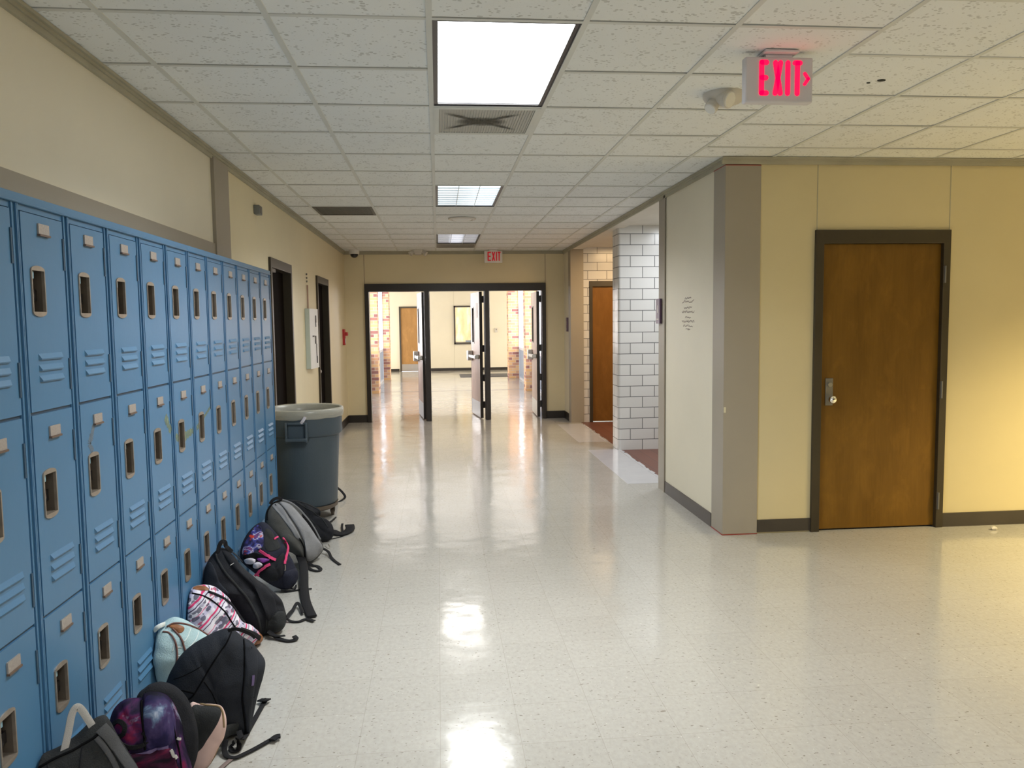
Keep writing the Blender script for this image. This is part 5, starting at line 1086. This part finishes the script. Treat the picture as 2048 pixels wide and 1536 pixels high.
b = Bag('white6', 'backpack', 'white backpack with pink stripes and a brown leather base', 'backpack', M['pinkprint'], 3, 2, .010)
b.tube('seam', 's_seam', M['seam'], .0035); b.tube('seam', 's_seam2', M['blackcloth'], .006)
b.patch('leather_patch', 's_patch', M['leather'], .004, wr=.0005); b.patch('leather_base', 's_base', M['leather'], .010)
b.band('strap', 's_strap', M['blackweb'], .022, .006, lift=.004); b.tube('seam', 's_strap2', M['blackcloth'], .005)

b = Bag('black7', 'backpack', 'black daypack with a top loop between the pink striped and navy bags', 'backpack', M['blackcloth'], 3, 2, .016)
b.patch('side_panel', 's_side', M['charcoal2'], .010); b.patch('padded_strap', 's_pocket', M['blackcloth'], .022); b.patch('mesh_pouch', 's_pouch', M['charcoal'], .014)
b.tube('seam', 's_ridge', M['charcoal'], .006); b.tube('seam', 's_ridge2', M['charcoal'], .005); b.band('logo_tab', 's_logo', M['loopgrey'], .003, .002, lift=.02); b.band('reflective_strip', 's_light', M['charcoal2'], .012, .003, lift=.016)
b.free('grab_loop', 'b_handle', M['blackweb'], .020, .006); b.floor('strap', 'f_foot', M['blackweb'], .026, .005); b.floor('strap', 'f_foot2', M['blackweb'], .018, .004); b.floor('strap_tail', 'f_strapB', M['blackweb'], .022, .004); b.floor('strap_tail', 'f_strapC', M['blackweb'], .018, .004)

b = Bag('navy8', 'backpack', 'open navy printed backpack with hot pink binding', 'backpack', M['navy'], 3, 2, .012)
b.patch('printed_panel', 's_print', M['blueprint'], .004); b.patch('mesh_panel', 's_mesh', M['charcoal'], .006)
op = b.patch('open_pocket', 's_open', M['seam'], .004); b.patch('stuffed_cloth', 's_cont', M['whitecloth'], .014, parent=op); b.patch('stuffed_cloth', 's_cont3', M['purplecloth'], .012, parent=op); b.patch('stuffed_cloth', 's_cont2', M['whitecloth'], .022, parent=op)
b.patch('flap', 's_flap', M['blackcloth'], .020); b.patch('bottom_panel', 's_bottom', M['navy'], .016)
b.band('binding', 's_pink1', M['pink'], .016, .006, lift=.006); b.band('binding', 's_pink2', M['pink'], .010, .005, lift=.006); b.band('binding', 's_pink3', M['pink'], .015, .006, lift=.016); b.band('binding', 's_pink4', M['pink'], .015, .006, lift=.014)
b.band('zipper_pull', 's_pull', M['dullsteel'], .006, .003, lift=.022); b.floor('strap', 'f_low', M['blackweb'], .014, .004); b.floor('strap', 'f_low2', M['blackweb'], .012, .004)

b = Bag('gray9', 'backpack', 'two-tone grey backpack leaning in front of the trash can', 'backpack', M['greydark'], 3.2, 2, .010)
fr_ = b.patch('front_panel', 's_light', M['greylight'], .016); b.patch('light_band', 's_band', M['greylight'], .014); b.patch('mesh_pocket', 's_net', M['seam'], .005, parent=fr_); b.patch('side_pocket', 's_pocket', M['greydark'], .012)
b.tube('zipper', 's_pipe', M['seam'], .0045); b.tube('zipper', 's_pipe2', M['seam'], .005); b.tube('rim_piping', 's_rim', M['greycloth'], .007)
b.free('grab_handle', 'b_handle', M['blackweb'], .020, .006)
b.floor('shoulder_strap', 'f_strapA', M['blackweb'], .052, .012)
b.floor('strap', 'f_loop', M['blackweb'], .024, .005); b.floor('strap', 'f_tail', M['blackweb'], .020, .004); b.floor('buckle_ring', 'f_ring', M['dullsteel'], .008, .004)

b = Bag('black10', 'backpack', 'slumped black backpack behind the two-tone grey one', 'backpack', M['blackcloth'], 3, 2, .016)
b.tube('seam', 's_fold', M['charcoal'], .004); b.tube('seam', 's_fold2', M['charcoal'], .004); b.tube('seam', 's_rim', M['charcoal'], .004)
b.floor('shoulder_strap', 'f_strap', M['blackweb'], .070, .010); b.floor('strap', 'f_strap2', M['blackweb'], .012, .004); b.floor('cord', 'f_cord', M['seam'], .006, .004); b.floor('strap_tab', 'f_tab', M['blackweb'], .018, .003)

b = Bag('black11', 'backpack', 'black bag hidden behind the trash can, only its strap loop showing', 'backpack', M['blackcloth'], 3, 2, .012)
b.floor('strap', 'f_strap', M['blackweb'], .022, .005)
P_NEAR, P_MID, P_FARL, P_BACK, P_BACK2, P_WARM, P_WARM2, P_ALC1, P_ALC2, P_DAY, P_LOB = 52, 32, 20, 30, 9, 158, 4, 34, 38, 260, 240
P_REAR, P_SIDE = 34, 4
EXPO = 0.20
# ------------------------------------------------------------------ light
def area(name, loc, size, power, col=(1, 1, 1), rot=(0, 0, 0), sizey=None, spread=None):
    l = bpy.data.lights.new(name, 'AREA'); l.energy = power; l.color = col; l.size = size
    if sizey: l.shape = 'RECTANGLE'; l.size_y = sizey
    if spread: l.spread = math.radians(spread)
    o = link(bpy.data.objects.new(name, l)); o.location = loc; o.rotation_euler = rot; return o
COOL = (.99, 1., .98)
xc = X0+T/2
area('ceiling_lamp', (xc, Y0+1*T, CZ+.008), .54, P_NEAR, COOL, sizey=1.14, spread=146)
area('ceiling_lamp', (xc, Y0+7*T, CZ-.002), .54, P_MID, COOL, sizey=1.14, spread=150)
area('ceiling_lamp', (xc, Y0+13*T, CZ-.002), .54, P_FARL, (1, .95, .88), sizey=1.14, spread=150)
area('ceiling_lamp', (xc, Y0-5*T, CZ-.002), .54, P_BACK, COOL, sizey=1.14, spread=150)
area('ceiling_lamp', (2.6, Y0-2*T, CZ-.002), .54, P_BACK2, COOL, sizey=1.14, spread=146)
area('side_hall_lamp', (5.5, 3.5, CZ-.002), .54, P_WARM, (1., .79, .38), sizey=1.14, spread=122)
area('rear_daylight', (.9, -4.9, 1.5), 3.6, P_REAR, (.97, .98, 1.), (pi/2, 0, 0), 2.2)  # added fill behind the camera, unseen, to lift ceiling, walls and lockers
area('side_daylight', (7.9, 2.2, 1.3), 2.2, P_SIDE, (1., .84, .52), (0, pi/2, 0), 4.0)  # added warm fill out of view, for the lower right wall and floor
area('side_hall_lamp', (6.6, 1.2, CZ-.002), .54, P_WARM2, (1., .82, .46), sizey=1.14, spread=150)
area('alcove_lamp', (3.0, 8.3, 2.70), .5, P_ALC1, (.90, .95, 1.), sizey=.5)
area('alcove_lamp', (2.9, 10.9, 2.70), .5, P_ALC2, (1., .68, .36), sizey=.5)
for y in (15.7, 19.9):
    area('daylight', (XGL-.35, y, 1.6), 3.4, P_DAY, (1., .95, .95), (0, -pi/2, 0), 2.2)
    area('daylight', (XGR+.35, y, 1.6), 3.4, P_DAY, (1., .95, .95), (0, pi/2, 0), 2.2)
for l_ in SC.objects:
    if l_.type == 'LIGHT' and l_.name.startswith('daylight'): l_.data.size = 2.2; l_.data.size_y = 3.4
area('lobby_daylight', (-5.8, 24.2, 1.5), 2.2, P_LOB, (1., .93, .82), (0, -pi/2, 0), 3.2)  # pair of added fills at blank lobby walls, kept out of floor reflections
area('lobby_daylight', (6.8, 24.2, 1.5), 2.2, P_LOB, (1., .93, .82), (0, pi/2, 0), 3.2)
w = bpy.data.worlds.new('World'); SC.world = w; w.use_nodes = True
w.node_tree.nodes['Background'].inputs[0].default_value = (.80, .90, 1., 1); w.node_tree.nodes['Background'].inputs[1].default_value = 2.2

# ------------------------------------------------------------------ camera
f_px, pitch, yaw, roll = 1563.5, -.0787, .0931, -.0121
fw = Vector((math.sin(yaw)*math.cos(pitch), math.cos(yaw)*math.cos(pitch), math.sin(pitch)))
rt = Vector((math.cos(yaw), -math.sin(yaw), 0)); up = rt.cross(fw)
r2 = rt*math.cos(roll)+up*math.sin(roll); u2 = -rt*math.sin(roll)+up*math.cos(roll)
cam = bpy.data.cameras.new('Camera'); co_ = link(bpy.data.objects.new('Camera', cam))
mw = Matrix((( r2.x, u2.x, -fw.x, 0), (r2.y, u2.y, -fw.y, 0), (r2.z, u2.z, -fw.z, 1.5755), (0, 0, 0, 1)))
co_.matrix_world = mw
cam.sensor_fit = 'HORIZONTAL'; cam.sensor_width = 36; cam.lens = f_px*36/2048; cam.clip_start = .05; cam.clip_end = 200
SC.camera = co_
SC.view_settings.view_transform = 'Standard'; SC.view_settings.look = 'None'; SC.view_settings.exposure = EXPO; SC.view_settings.gamma = 1
SC.view_settings.use_curve_mapping = False
SC.cycles.use_denoising = True
SC.cycles.max_bounces = 10; SC.cycles.diffuse_bounces = 6; SC.cycles.glossy_bounces = 5; SC.cycles.transparent_max_bounces = 8
SC.cycles.sample_clamp_indirect = 6.0; SC.cycles.caustics_reflective = False; SC.cycles.caustics_refractive = False
